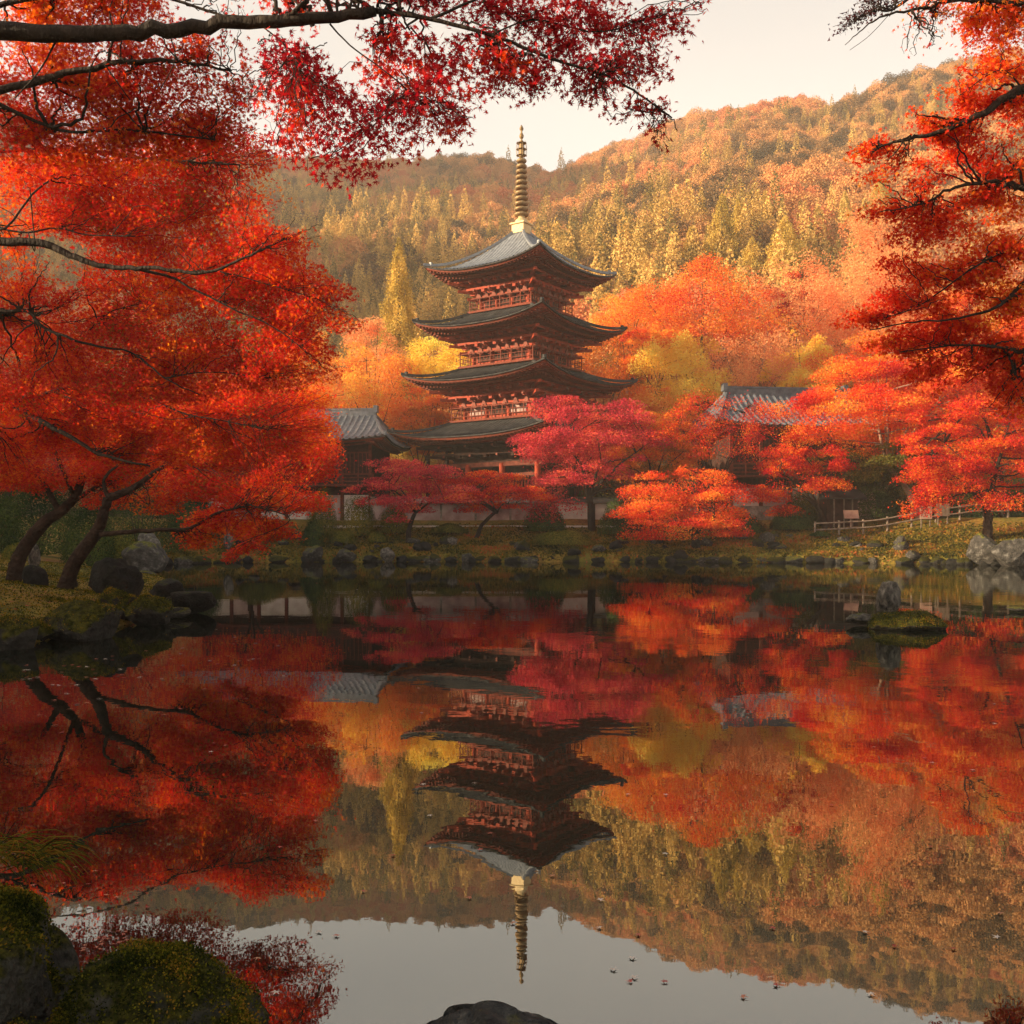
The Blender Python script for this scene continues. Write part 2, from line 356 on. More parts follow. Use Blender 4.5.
def grid_obj(name, xs, ys, zf, mat, smooth=True):
    X, Y = np.meshgrid(xs, ys); Z = zf(X, Y); V = np.stack([X.ravel(), Y.ravel(), Z.ravel()], 1)
    nx = len(xs); ny = len(ys); i = np.arange(nx - 1); j = np.arange(ny - 1); I, J = np.meshgrid(i, j); a = (J * nx + I).ravel()
    return np_mesh(name, V, np.stack([a, a + 1, a + nx + 1, a + nx], 1), 4, mat, smooth=smooth)
xs = np.concatenate([np.arange(-180, -26, 3.), np.arange(-26, 40, .35), np.arange(40, 131, 3.)])
ys = np.concatenate([np.arange(-50, -1, 3.), np.arange(-1, 12, .2), np.arange(12, 74, .35), np.arange(74, 140, 2.)])
tag(grid_obj('ground', xs, ys, ground_z, M['ground']), kind='structure')
wat = grid_obj('pond_water', np.array([-60., 60.]), np.array([-20., 75.]), lambda X, Y: X * 0, M['water'], False)
tag(wat, kind='structure')

wp = lambda x, y, z: (512 + x / y * F, H0 - (z - CAMZ) / y * F, y)
RIDGES = [
 ([(555, 280, 205), (575, 246, 225), (612, 212, 245), (660, 176, 270), (730, 147, 300), (800, 116, 330), (870, 96, 345), (925, 80, 360), (1050, 45, 395), (1180, 25, 420)], .60),
 ([(545, 186, 430), (590, 168, 425), (640, 147, 425), (700, 126, 435), (780, 112, 445), (900, 85, 480)], .62),
 ([(-120, 190, 470), (0, 176, 490), (150, 168, 510), (260, 161, 520), (330, 158, 500), (400, 164, 480), (440, 166, 470), (490, 178, 460), (545, 187, 450)], .50),
 ([(190, 214, 400), (290, 208, 390), (340, 216, 380), (400, 232, 365), (440, 262, 340)], .55),
 ([(700, 305, 140), (760, 297, 150), (830, 290, 160), (950, 270, 180), (1100, 250, 200)], .62),
 ([(470, 300, 330), (520, 262, 370), (560, 225, 400)], .6),
 ([wp(-335, 76, 112), wp(-335, 97, 150), wp(-335, 149, 168), wp(-335, 177, 166), wp(-335, 205, 174), wp(-335, 245, 240), wp(-335, 335, 265), wp(-335, 385, 325), wp(-335, 480, 345), wp(-335, 560, 335)], 1.6),  # unseen mountain off to the left, added and shaped to shade the left hill
]
hn = Noise(11, .035, 3); hn2 = Noise(12, .016, 2)
def hill_z(X, Y):
    shp = X.shape; x = X.ravel(); y = Y.ravel(); z = np.full(x.shape, -3.0)
    P = np.stack([x, y, x * 0], 1); wob = 1 + .16 * hn2(P); bump = 4.5 * hn(P)
    for pts, sl in RIDGES:
        W = [at(*p) for p in pts]
        for a, b in zip(W[:-1], W[1:]):
            ex, ey = b.x - a.x, b.y - a.y; t = np.clip(((x - a.x) * ex + (y - a.y) * ey) / (ex * ex + ey * ey), 0, 1)
            d = np.hypot(x - a.x - t * ex, y - a.y - t * ey)
            zz = a.z + (b.z - a.z) * t - sl * np.sqrt(d * d + 64) * wob - 4.5 + bump * np.clip(d / 25, .15, 1)
            z = np.maximum(z, zz)
    lim = 1.9 + np.clip(y - 95, 0, None) * .75 + np.clip(-x - 150, 0, None) * 5
    z = np.minimum(z, lim)
    fl = 1.2 + np.clip(y - 100, 0, None) * .05 - 3 * (y < 92)
    return np.maximum(z, fl).reshape(shp)
hx = np.arange(-346, 347, 4.); hy = np.arange(60, 560, 4.)
tag(grid_obj('hills', hx, hy, lambda X, Y: hill_z(X, Y) - .35 * (Y < 101), M['hill_soil']), kind='structure')
def hz(x, y): return float(hill_z(np.array([x]), np.array([y]))[0])
def anyz(x, y): return max(gz(x, y), hz(x, y)) if y > 96 else gz(x, y)

# ------------------------------------------------------------------ leaves
def star(nl, sizes, notch=.30, spread=250, zt=-.08):
    V = [(0, 0, 0)]; Fc = []
    a0 = -spread / 2; st = spread / (nl - 1)
    for i in range(nl):
        a = R(a0 + st * i + 90); V.append((sizes[i] * math.cos(a), sizes[i] * math.sin(a), zt * sizes[i]))
    for i in range(nl + 1):
        a = R(a0 + st * (i - .5) + 90); r_ = notch * (.55 if i in (0, nl) else 1); V.append((r_ * math.cos(a), r_ * math.sin(a), .03))
    for i in range(nl): Fc.append((0, 1 + nl + i, 1 + i, 2 + nl + i))
    V = np.array(V); V[:, 1] -= .12
    return V, np.array(Fc)
LEAF7 = star(7, [.38, .62, .85, 1, .85, .62, .38], .26)
LEAF5 = star(5, [.5, .82, 1, .82, .5], .30, 230)
LEAF3 = star(3, [.85, 1, .85], .42, 200)
KITE = (np.array([(0, -.5, 0), (.42, .1, .1), (0, .75, 0), (-.42, .1, .1)]), np.array([(0, 1, 2, 3)]))

def leaves(name, P, size, tmpl, mat, parent, up=(0, 0, 1), ub=1.0, tip=None, tb=.0, seed=0):
    """star shaped leaves at P; up/ub = preferred normal and its weight, tip/tb = preferred pointing direction"""
    r = np.random.default_rng(seed); n = len(P); up = np.asarray(up, float)
    N_ = r.normal(size=(n, 3)) + (up * ub * 2.0 if up.ndim == 1 else up * ub * 2.0)
    N_ /= np.linalg.norm(N_, axis=1, keepdims=True)
    T = r.normal(size=(n, 3))
    if tip is not None: T = T + np.asarray(tip, float) * tb * 2
    T -= (T * N_).sum(1, keepdims=True) * N_; T /= np.linalg.norm(T, axis=1, keepdims=True) + 1e-9
    B = np.cross(T, N_)
    TV, TF = tmpl; sz = (size * r.uniform(.65, 1.25, n) * .5)[:, None, None]
    V = P[:, None, :] + sz * (B[:, None, :] * TV[None, :, 0, None] + T[:, None, :] * TV[None, :, 1, None] + N_[:, None, :] * TV[None, :, 2, None])
    k = len(TV); Fi = (np.arange(n)[:, None, None] * k + TF[None]).reshape(-1, 4)
    return np_mesh(name, V.reshape(-1, 3), Fi, 4, mat, parent)

def ball(r, n):
    d = r.normal(size=(n, 3)); d /= np.linalg.norm(d, axis=1, keepdims=True)
    return d * (r.uniform(0, 1, n) ** .4)[:, None]

def pad_points(r, c, rad, n, droop=.35, gap=None, gthr=-.35, rot=0., tilt=(0, 0)):
    p = ball(r, int(n * 1.5)); p *= np.where(r.uniform(0, 1, (len(p), 1)) < .14, r.uniform(1.0, 1.35, (len(p), 1)), 1.0); rr = p[:, 0] ** 2 + p[:, 1] ** 2
    q = p * np.array(rad); q[:, 2] -= droop * rad[2] * 2 * rr
    q[:, 2] += tilt[0] * q[:, 0] + tilt[1] * q[:, 1]
    ca, sa = math.cos(rot), math.sin(rot)
    q[:, :2] = np.stack([q[:, 0] * ca - q[:, 1] * sa, q[:, 0] * sa + q[:, 1] * ca], 1)
    q = q + np.array(c)
    if gap is not None: q = q[gap(q) > gthr]
    return q[:n]

def curve_pts(P, n, wob, r):
    """catmull-rom through P"""
    P = [np.array(p, float) for p in P]; P = [2 * P[0] - P[1]] + P + [2 * P[-1] - P[-2]]; out = []
    for i in range(1, len(P) - 2):
        for k in range(n):
            t = k / n; a, b, c, d = P[i - 1], P[i], P[i + 1], P[i + 2]
            out.append(.5 * (2 * b + (c - a) * t + (2 * a - 5 * b + 4 * c - d) * t * t + (3 * b - a - 3 * c + d) * t ** 3))
    out.append(P[-2]); out = np.array(out)
    if wob: out[1:-1] += r.normal(size=(len(out) - 2, 3)) * wob
    return out

def limb(mb, P, r0, r1, n=4, wob=0., sides=6, r=None, pw=1.0):
    c = curve_pts(P, n, wob, r or rng); t = np.linspace(0, 1, len(c))
    mb.tube(c, (r0 + (r1 - r0) * t ** pw), sides)
    return c

# ------------------------------------------------------------------ mid and far broadleaved trees
def crown_pads(r, c, rad, n, flat=.33, psize=.42, top=.45):
    pads = []; ga = 2.39996
    for i in range(n):
        f = (i + .5) / n; zz = .92 - 1.5 * f + r.normal() * .16; a = i * ga + r.normal() * .35
        rr = math.sqrt(max(.05, 1 - min(1, zz * zz))) * r.uniform(.55, 1.0)
        rr *= r.choice((.8, 1.0, 1.0, 1.22))
        ctr = np.array(c) + np.array((math.cos(a) * rr, math.sin(a) * rr, zz * .86 - .22 * rr * rr)) * np.array(rad)
        s = r.uniform(.5, 1.35) * psize * (1.0 if abs(zz) < .7 else .8)
        pads.append((ctr, (rad[0] * s, rad[1] * s, max(.22, rad[2] * s * flat * 1.3))))
    return pads

def tree(name, label, cat, x, y, crown_c, rad, mat, nleaf=9000, lsize=.15, npads=16, trunk_r=.16, bark='bark_brown', lean=(0, 0),
         group=None, seed=1, flat=.33, psize=.42, tmpl=LEAF3, gthr=-.32, fork=.35, ub=.45, extra=None, visible_limbs=False, droop=.3, upright=False, psz=None):
    r = np.random.default_rng(seed); z0 = anyz(x, y) - .15
    root = empty(name, (x, y, z0)); tag(root, label, cat, group)
    cc = np.array(crown_c, float) - np.array((x, y, z0)); rad = tuple(rad)
    pads = crown_pads(r, cc, rad, npads, flat, psize)
    if extra: pads += [(np.array(e[0]) - np.array((x, y, z0)), e[1]) for e in extra]
    gap = Noise(seed + 50, 2.6 / max(1., min(rad[0], 4) * .35), 2)
    area = np.array([p[1][0] * p[1][1] for p in pads]); nn = (area / area.sum() * nleaf).astype(int)
    pts = [pad_points(r, p[0], p[1], k, droop, gap, gthr, r.uniform(0, 3)) for p, k in zip(pads, nn)]
    pts.append(pad_points(r, cc, (rad[0] * .72, rad[1] * .72, rad[2] * .7), int(nleaf * .12), .2, gap, .0))
    P = np.concatenate(pts); P = P[P[:, 2] > .4]
    if upright:
        dd = (P - cc * np.array((1, 1, .3))); up = dd / (np.linalg.norm(dd, axis=1, keepdims=True) + 1e-6)
        leaves('crown', P, lsize, tmpl, mat, root, ub=.5, tip=up, tb=1.2, seed=seed)
    else:
        leaves('crown', P, lsize, tmpl, mat, root, ub=ub, seed=seed)
    mb = MB(); hb = max(.8, cc[2] - rad[2] * .75) * (1 - fork) + .3
    lx, ly = lean
    top = np.array((cc[0] * .35 + lx, cc[1] * .35 + ly, hb))
    limb(mb, [(0, 0, -.3), (top[0] * .35, top[1] * .35, hb * .5), top], trunk_r * 1.25, trunk_r * .8, 4, trunk_r * .12, 8, r)
    prim = []
    for p in sorted(pads, key=lambda p_: r.uniform())[:5]:
        e = p[0]; m1 = top + (e - top) * .45 + np.array((0, 0, .10 * np.linalg.norm(e - top))) + r.normal(size=3) * .15
        prim.append(limb(mb, [top - np.array((0, 0, .08 * hb)), m1, e], trunk_r * (.62 if visible_limbs else .38), trunk_r * .08, 5, trunk_r * .12, 6, r))
    pp = np.concatenate([q[2:] for q in prim])
    for i, p in enumerate(pads):
        e = p[0]; j_ = pp[np.argmin(np.linalg.norm(pp - e, axis=1) + .3 * np.abs(pp[:, 2] - e[2] + .6))]; mid = (j_ + e) / 2 + r.normal(size=3) * .12
        k = trunk_r * .26
        k *= 1 if visible_limbs else .5; limb(mb, [j_, mid, e], k, k * .2, 4, .03, 5, r)
        for _ in range(5 if visible_limbs else 2):
            a = mid + (e - mid) * r.uniform(.0, .9); b = e + ball(r, 1)[0] * np.array(p[1]) * .95
            limb(mb, [a, (a + b) / 2 + r.normal(size=3) * .08, b], k * .35, k * .07, 3, .02, 4, r)
    for i, p in enumerate([]):
        e = p[0]; mid = top + (e - top) * .5 + np.array((0, 0, .12 * np.linalg.norm(e - top))) + r.normal(size=3) * .12
        k = trunk_r * r.uniform(.28, .5)
        limb(mb, [top - np.array((0, 0, .1 * hb * r.uniform(0, 1))), mid, e], k, k * .15, 4, .03, 5, r)
        for _ in range(4 if visible_limbs else 2):
            a = mid + (e - mid) * r.uniform(.1, .9); b = e + ball(r, 1)[0] * np.array(p[1]) * .9
            limb(mb, [a, (a + b) / 2 + r.normal(size=3) * .08, b], k * .35, k * .07, 3, .02, 4, r)
    mb.build('trunk', M[bark], root, True)
    return root

def px_tree(name, label, cat, px, py, D, wpx, hpx, mat, base=None, depth=None, **kw):
    """crown centred at picture position (px,py) at distance D, wpx/hpx its full size; base=(px) of the trunk foot"""
    c = at(px, py, D); rx = wpx * D / F / 2 * 1.12; rz = hpx * D / F / 2 * 1.08; kw['nleaf'] = int(kw.get('nleaf', 9000) * 1.5); kw['lsize'] = kw.get('lsize', .15) * 1.12; kw['npads'] = int(kw.get('npads', 16)  * 1.25); ry = depth or rx * .9
    bx = ((base if base is not None else px) - 512) * D / F
    return tree(name, label, cat, bx, D, c, (rx, ry, rz), M[mat], **kw)

def conifer(name, label, x, y, h, r0, group=None, seed=1, n=3500, ls=.3, mat='conifer', root_only=None, cat='conifer'):
    z0 = anyz(x, y) - .3
    root = empty(name, (x, y, z0)); tag(root, label, cat, group)
    if root_only is not None:
        for s_ in root_only:
            o = s_.copy(); C.objects.link(o); o.parent = root
        return root
    r = np.random.default_rng(seed)
    t = 1 - np.sqrt(r.uniform(0, 1, n)) * .97; a = r.uniform(0, 2 * math.pi, n)
    lob = 1 + .22 * np.sin(a * 5 + t * 22 + seed) + .16 * np.sin(a * 3 - t * 37)
    rad = r0 * np.minimum((1 - t) ** .75, .55 + .9 * t + .45) * lob * r.uniform(.55, 1.05, n)
    P = np.stack([rad * np.cos(a), rad * np.sin(a), .08 * h + t * h * .92 - rad * .15], 1)
    up = np.stack([np.cos(a) * .7, np.sin(a) * .7, np.full(n, .7)], 1)
    leaves('crown', P, ls, KITE, M[mat], root, up=up, ub=.5, tip=up, tb=1.0, seed=seed)
    mb = MB(); mb.tube([(0, 0, -.3), (0, 0, h * .5), (0, 0, h * .9)], [h * .018, h * .012, .03], 6); mb.build('trunk', M['bark_brown'], root, True)
    return root
# ------------------------------------------------------------------ tiled roofs
def roof_z(x_over, v, zt, ze, lift, u, pw):
    return zt - (zt - ze) * (1 - (1 - v) ** pw) + lift * abs(u) ** 2.6 * v * v

def roof_shell(Sx, Sy, sx, sy, zt, ze, lift, pw=1.45, dx=.09, rib=.045, period=.36, nv=10, thick=.0, dz=0.):
    """four curved slopes with raised tile rows; returns V,F"""
    V = []; Fc = []
    for side in range(4):
        if side % 2 == 0: A, a, B, b = Sx, sx, Sy, sy
        else: A, a, B, b = Sy, sy, Sx, sx
        n = int(2 * A / dx) + 1; cols = np.linspace(-A, A, n); base = len(V)
        ang = (-90, 0, 90, 180)[side]
        ca, sa = math.cos(R(ang)), math.sin(R(ang))      # outward direction
        for x in cols:
            v0 = max(0., (abs(x) - a) / (A - a + 1e-9))
            rb = rib * max(0., math.cos(2 * math.pi * x / period)) ** 1.5 if rib else 0
            for k in range(nv + 1):
                v = v0 + (1 - v0) * k / nv; d = b + (B - b) * v
                z = roof_z(x, v, zt, ze, lift, x / A, pw) + rb + dz
                tx, ty = -sa, ca
                V.append((ca * d + tx * x, sa * d + ty * x, z))
        for i in range(n - 1):
            for k in range(nv):
                q = base + i * (nv + 1) + k; Fc.append((q, q + 1, q + nv + 2, q + nv + 1))
    return V, Fc

def weld(o, d):
    import bmesh
    bm = bmesh.new(); bm.from_mesh(o.data); bmesh.ops.remove_doubles(bm, verts=[v for v in bm.verts if v.is_boundary], dist=d); bm.to_mesh(o.data); bm.free(); return o
def eave_path(Sx, Sy, ze, lift, inset=0., dz=0., n=24):
    P = []
    for side in range(4):
        A, B = (Sx, Sy) if side % 2 == 0 else (Sy, Sx)
        ang = (-90, 0, 90, 180)[side]; ca, sa = math.cos(R(ang)), math.sin(R(ang))
        row = []
        for i in range(n + 1):
            x = -A + 2 * A * i / n; k = (A - inset) / A
            row.append(Vector((ca * (B - inset) - sa * x * k, sa * (B - inset) + ca * x * k, ze + lift * abs(x / A) ** 2.6 + dz)))
        P.append(row)
    return P

def strip_band(mb, rows, w_, h_):
    for row in rows:
        for a, b in zip(row[:-1], row[1:]): mb.bar(a, b, w_, h_)

def make_roof(root, Sx, Sy, sx, sy, zt, ze, lift, tile, red, wall_h, pw=1.45, ridge=None, tails=True, soffit_in=None, rib=.06, period=.36):
    V, Fc = roof_shell(Sx, Sy, sx, sy, zt, ze, lift, pw, rib=rib, period=period)
    mb = MB(); mb.add(V, Fc); roof = weld(mb.build('roof', tile, root), .05)
    # eave edge: tile lip then timber fascia
    mb = MB(); strip_band(mb, eave_path(Sx, Sy, ze, lift, .06, -.06), .10, .08); mb.build('eave_tiles', M['tile_dark'], roof)
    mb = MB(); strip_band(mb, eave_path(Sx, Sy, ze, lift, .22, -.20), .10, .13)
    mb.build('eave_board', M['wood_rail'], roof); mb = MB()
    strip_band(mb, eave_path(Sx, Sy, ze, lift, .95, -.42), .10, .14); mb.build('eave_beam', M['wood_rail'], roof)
    # soffit: boarding that rises towards the wall
    so = soffit_in if soffit_in else (Sx * .45, Sy * .45)
    V, Fc = roof_shell(Sx - .12, Sy - .12, so[0], so[1], ze + .35, ze - .20, lift * .95, 1.0, dx=.6, rib=0, nv=4)
    mb = MB(); mb.add(V, [f[::-1] for f in Fc]); mb.build('soffit', red, roof)
    # two rows of rafters
    mb = MB()
    for side in range(4):
        A, B, b_ = (Sx, Sy, so[1]) if side % 2 == 0 else (Sy, Sx, so[0])
        ang = (-90, 0, 90, 180)[side]; ca, sa = math.cos(R(ang)), math.sin(R(ang))
        n = int(2 * A / .34)
        for i in range(n):
            x = -A + (i + .5) * 2 * A / n; 
            lz = lift * abs(x / A) ** 2.6
            d0 = B - .28; d1 = max(abs(x) + .0, B - 1.9)
            if d0 - d1 > .15: mb.bar((ca * d0 - sa * x, sa * d0 + ca * x, ze - .27 + lz), (ca * d1 - sa * x, sa * d1 + ca * x, ze - .10 + lz * .7), .10, .12)
            d0 = B - 1.0; d1 = max(abs(x), b_)
            if d0 - d1 > .15: mb.bar((ca * d0 - sa * x, sa * d0 + ca * x, ze - .48 + lz * .85), (ca * d1 - sa * x, sa * d1 + ca * x, ze - .12 + lz * .3), .11, .13)
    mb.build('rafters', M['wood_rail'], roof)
    # hip ridges
    for qx, qy in ((1, 1), (1, -1), (-1, 1), (-1, -1)):
        mb = MB(); pts = []
        for k in range(13):
            v = k / 12
            pts.append((qx * (sx + (Sx - sx) * v), qy * (sy + (Sy - sy) * v), roof_z(0, v, zt, ze, lift, 1, pw) + .10))
        for a, b in zip(pts[:-1], pts[1:]): mb.bar(a, b, .18, .20)
        mb.box((pts[-2][0], pts[-2][1], pts[-2][2] + .12), (.2, .2, .24)); mb.build('hip_ridge', tile, roof)
    return roof

def ring_boxes(mb, r_, z, w_, h_, ext=.0):
    """square ring beam of half side r_"""
    for s_ in (-1, 1):
        mb.box((0, s_ * r_, z), (2 * r_ + w_ + 2 * ext, w_, h_)); mb.box((s_ * r_, 0, z + .003), (w_, 2 * r_ - w_ - .006, h_ - .006))

def brackets(root, body, z0, z1, out, red, nb=3):
    """stepping bracket sets between wall head z0 and eave z1, growing outwards by out"""
    mb = MB(); steps = 3
    for s_ in range(steps):
        f = (s_ + .6) / steps; rr = body + out * f; z = z0 + (z1 - z0) * (s_ + .55) / steps
        ring_boxes(mb, rr, z, .16, .18, .25)
        n = nb * 2 + 1
        for side in range(4):
            ca, sa = (0, -1, 0, 1)[side], (-1, 0, 1, 0)[side]
            for i in range(n):
                x = -body + 2 * body * i / (n - 1)
                mb.box((ca * (rr - .1) - sa * x, sa * (rr - .1) + ca * x, z - .20), (.30, .30, .22))
                if i % 2 == 0:
                    a = (ca * (body - .1) - sa * x, sa * (body - .1) + ca * x, z - .22); b = (ca * (rr + .22) - sa * x, sa * (rr + .22) + ca * x, z - .16)
                    mb.bar(a, b, .17, .20)
                    mb.cur = 1; mb.box((ca * (rr + .225) - sa * x, sa * (rr + .225) + ca * x, z - .16), (.15, .15, .17)); mb.cur = 0
        # diagonal corner arms
        for qx, qy in ((1, 1), (1, -1), (-1, 1), (-1, -1)):
            mb.bar((qx * body * .9, qy * body * .9, z - .25), (qx * (rr + .5), qy * (rr + .5), z - .12), .2, .22)
    mb.build('bracket_set', red, root, mat2=M['strut'])

def balcony(root, r_, z, red, rail, h=.95):
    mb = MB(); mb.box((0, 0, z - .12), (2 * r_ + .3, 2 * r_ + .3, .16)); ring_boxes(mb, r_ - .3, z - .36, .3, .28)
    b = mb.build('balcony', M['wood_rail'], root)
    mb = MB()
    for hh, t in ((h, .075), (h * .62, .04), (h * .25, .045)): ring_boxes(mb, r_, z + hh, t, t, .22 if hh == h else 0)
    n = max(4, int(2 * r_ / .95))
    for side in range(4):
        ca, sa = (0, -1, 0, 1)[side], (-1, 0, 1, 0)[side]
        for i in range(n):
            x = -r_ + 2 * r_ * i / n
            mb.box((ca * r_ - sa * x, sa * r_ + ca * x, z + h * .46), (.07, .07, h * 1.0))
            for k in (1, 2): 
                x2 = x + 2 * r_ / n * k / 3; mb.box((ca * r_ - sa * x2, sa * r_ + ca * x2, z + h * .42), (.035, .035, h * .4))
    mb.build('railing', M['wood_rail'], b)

# ------------------------------------------------------------------ pagoda
PD = 82.0; PC = at(521.5, 536, PD); PX, PY = PC.x, PD
pag = empty('pagoda', (PX, PY, 0), R(-35.5))
tag(pag, 'tall vermilion wooden pagoda with four stacked dark tiled roofs and a bronze spire', 'pagoda')
rd = M['wood_red']; S2 = math.sqrt(2)
tiers = [  # half side eave, eave mid z, corner lift, roof top z, top half side, body half side, wall z0, wall top z, balcony half side, balcony z
 (10.95 / S2, 9.05, .95, 10.75, 3.9, 3.95, 2.6, 7.1, None, None),
 (9.85 / S2, 13.55, 1.0, 15.15, 3.3, 3.25, 10.7, 11.9, 5.75 / S2, 10.95),
 (8.95 / S2, 17.85, 1.05, 19.75, 2.75, 2.75, 15.0, 16.3, 5.05 / S2, 15.35),
 (8.05 / S2, 22.35, 1.05, 26.45, .42, 2.3, 19.5, 20.7, 4.25 / S2, 19.85)]
for i, (Se, ze, lift, zt, st, bd, w0, w1, br, bz) in enumerate(tiers):
    ze += lift * .2; lift *= .8
    tile = M['tile_blue'] if i == 3 else M['tile_dark']
    make_roof(pag, Se, Se, st, st, zt, ze, lift, tile, rd, 0, pw=1.35 if i < 3 else 1.5, soffit_in=(bd + .25, bd + .25))
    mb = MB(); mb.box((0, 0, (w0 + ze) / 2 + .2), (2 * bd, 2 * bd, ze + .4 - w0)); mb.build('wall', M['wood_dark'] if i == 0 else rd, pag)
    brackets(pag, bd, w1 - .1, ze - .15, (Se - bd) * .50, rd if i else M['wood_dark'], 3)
    if br:
        balcony(pag, br, bz, rd, rd)
        for side in range(4):      # pale humped struts on the wall above the railing
            ca, sa = (0, -1, 0, 1)[side], (-1, 0, 1, 0)[side]
            for k in range(7):
                x = (-1 + (k + .5) * 2 / 7) * (bd + .35); mb = MB(); q = bd + .42; V = []
                for (u_, z_) in ((-.34, 0), (-.24, .12), (-.14, .42), (0, .56), (.14, .42), (.24, .12), (.34, 0)):
                    for dd_ in (0, .12): V.append((ca * (q + dd_) - sa * (x + u_), sa * (q + dd_) + ca * (x + u_), bz + .92 + z_))
                mb.add(V, [(2 * j, 2 * j + 1, 2 * j + 3, 2 * j + 2) for j in range(6)] + [tuple(range(0, 14, 2)), tuple(range(13, 0, -2)), (0, 12, 13, 1)])
                mb.build('strut', M['strut'], pag)
        # lintels, pillars and pale panels in the low upper wall
        for side in range(4):
            ca, sa = (0, -1, 0, 1)[side], (-1, 0, 1, 0)[side]
            for k in range(3):
                x = (-1 + k) * bd * .62; mb = MB()
                dm = (bd * .48, .05, .85) if sa else (.05, bd * .48, .85)
                mb.box((ca * (bd + .02) - sa * x, sa * (bd + .02) + ca * x, (bz + w1) / 2 + .25), dm); mb.build('wall_panel', M['plaster_pink'] if i == 1 and k != 1 else M['wood_dark'], pag)
    npil = 4
    for side in range(4):
        ca, sa = (0, -1, 0, 1)[side], (-1, 0, 1, 0)[side]
        for k in range(npil - 1):
            x = -bd + 2 * bd * k / (npil - 1)
            rr = bd + (1.0 if i == 0 else .05)
            xx = x * rr / bd
            mb = MB(); mb.tube([(ca * rr - sa * xx, sa * rr + ca * xx, w0 - .3), (ca * rr - sa * xx, sa * rr + ca * xx, w1 + .1)], [.24 if i == 0 else .14] * 2, 12)
            mb.build('pillar', rd if i == 0 else rd, pag)
    if i == 0:
        mb = MB(); ring_boxes(mb, bd + 1.0, w1 + .05, .26, .34, .3); ring_boxes(mb, bd + 1.0, w1 - .8, .18, .24); mb.build('lintel', M['wood_hall'], pag)
        for side in range(4):
            ca, sa = (0, -1, 0, 1)[side], (-1, 0, 1, 0)[side]
            for k in (-1, 0, 1):
                x = k * bd * .66; mb = MB()
                for q in range(7):
                    xx = x + (q - 3) * .28; mb.box((ca * (bd + .08) - sa * xx, sa * (bd + .08) + ca * xx, 5.2), (.09, .09, 2.4))
                for z in (4.0, 6.4): mb.box((ca * (bd + .08) - sa * x, sa * (bd + .08) + ca * x, z), (2.1, .12, .14) if sa else (.12, 2.1, .14))
                mb.build('lattice_window', rd if k else M['wood_rail'], pag)
mb = MB(); mb.box((0, 0, 2.2), (13.4, 13.4, .9)); mb.box((0, 0, 2.75), (12.6, 12.6, .25)); mb.build('stone_base', M['stone_wall'], pag)
# spire
mb = MB(); mb.box((0, 0, 26.75), (1.15, 1.15, .75)); mb.box((0, 0, 27.15), (1.4, 1.4, .12)); mb.lathe([(.55, 27.2), (.5, 27.45), (.25, 27.7), (.3, 27.8)], 16)
fin = mb.build('finial', M['gold_pale'], pag)
mb = MB(); mb.lathe([(.10, 27.6), (.09, 32.4), (.07, 35.0)], 10); mb.build('mast', M['gold'], fin)
for k in range(11):
    z = 27.95 + k * .44; r_ = .60 - .018 * k
    mb = MB(); mb.lathe([(.12, z - .11), (r_ * .85, z - .13), (r_, z - .05), (r_, z + .05), (r_ * .85, z + .12), (.12, z + .1)], 20); mb.build('ring', M['gold'], fin, False)
mb = MB(); mb.lathe([(.1, 32.55), (.24, 32.7), (.20, 33.5), (.15, 34.0), (.05, 34.05)], 10)
for k in range(8):
    a = k * math.pi / 4
    mb.tube([(.42 * math.cos(a), .42 * math.sin(a), 32.7), (.44 * math.cos(a), .44 * math.sin(a), 33.4), (.36 * math.cos(a), .36 * math.sin(a), 33.95)], [.015, .02, .012], 4)
for z in (32.8, 33.3, 33.8): mb.lathe([(.40, z - .012), (.43, z), (.40, z + .012)], 16)
mb.build('flame_ornament', M['gold'], fin)
mb = MB(); mb.lathe([(.04, 34.1), (.16, 34.25), (.19, 34.42), (.12, 34.6), (.05, 34.68), (.05, 34.78), (.15, 34.9), (.17, 35.02), (.10, 35.18), (.01, 35.32)], 12); mb.build('jewel', M['gold'], fin, True)

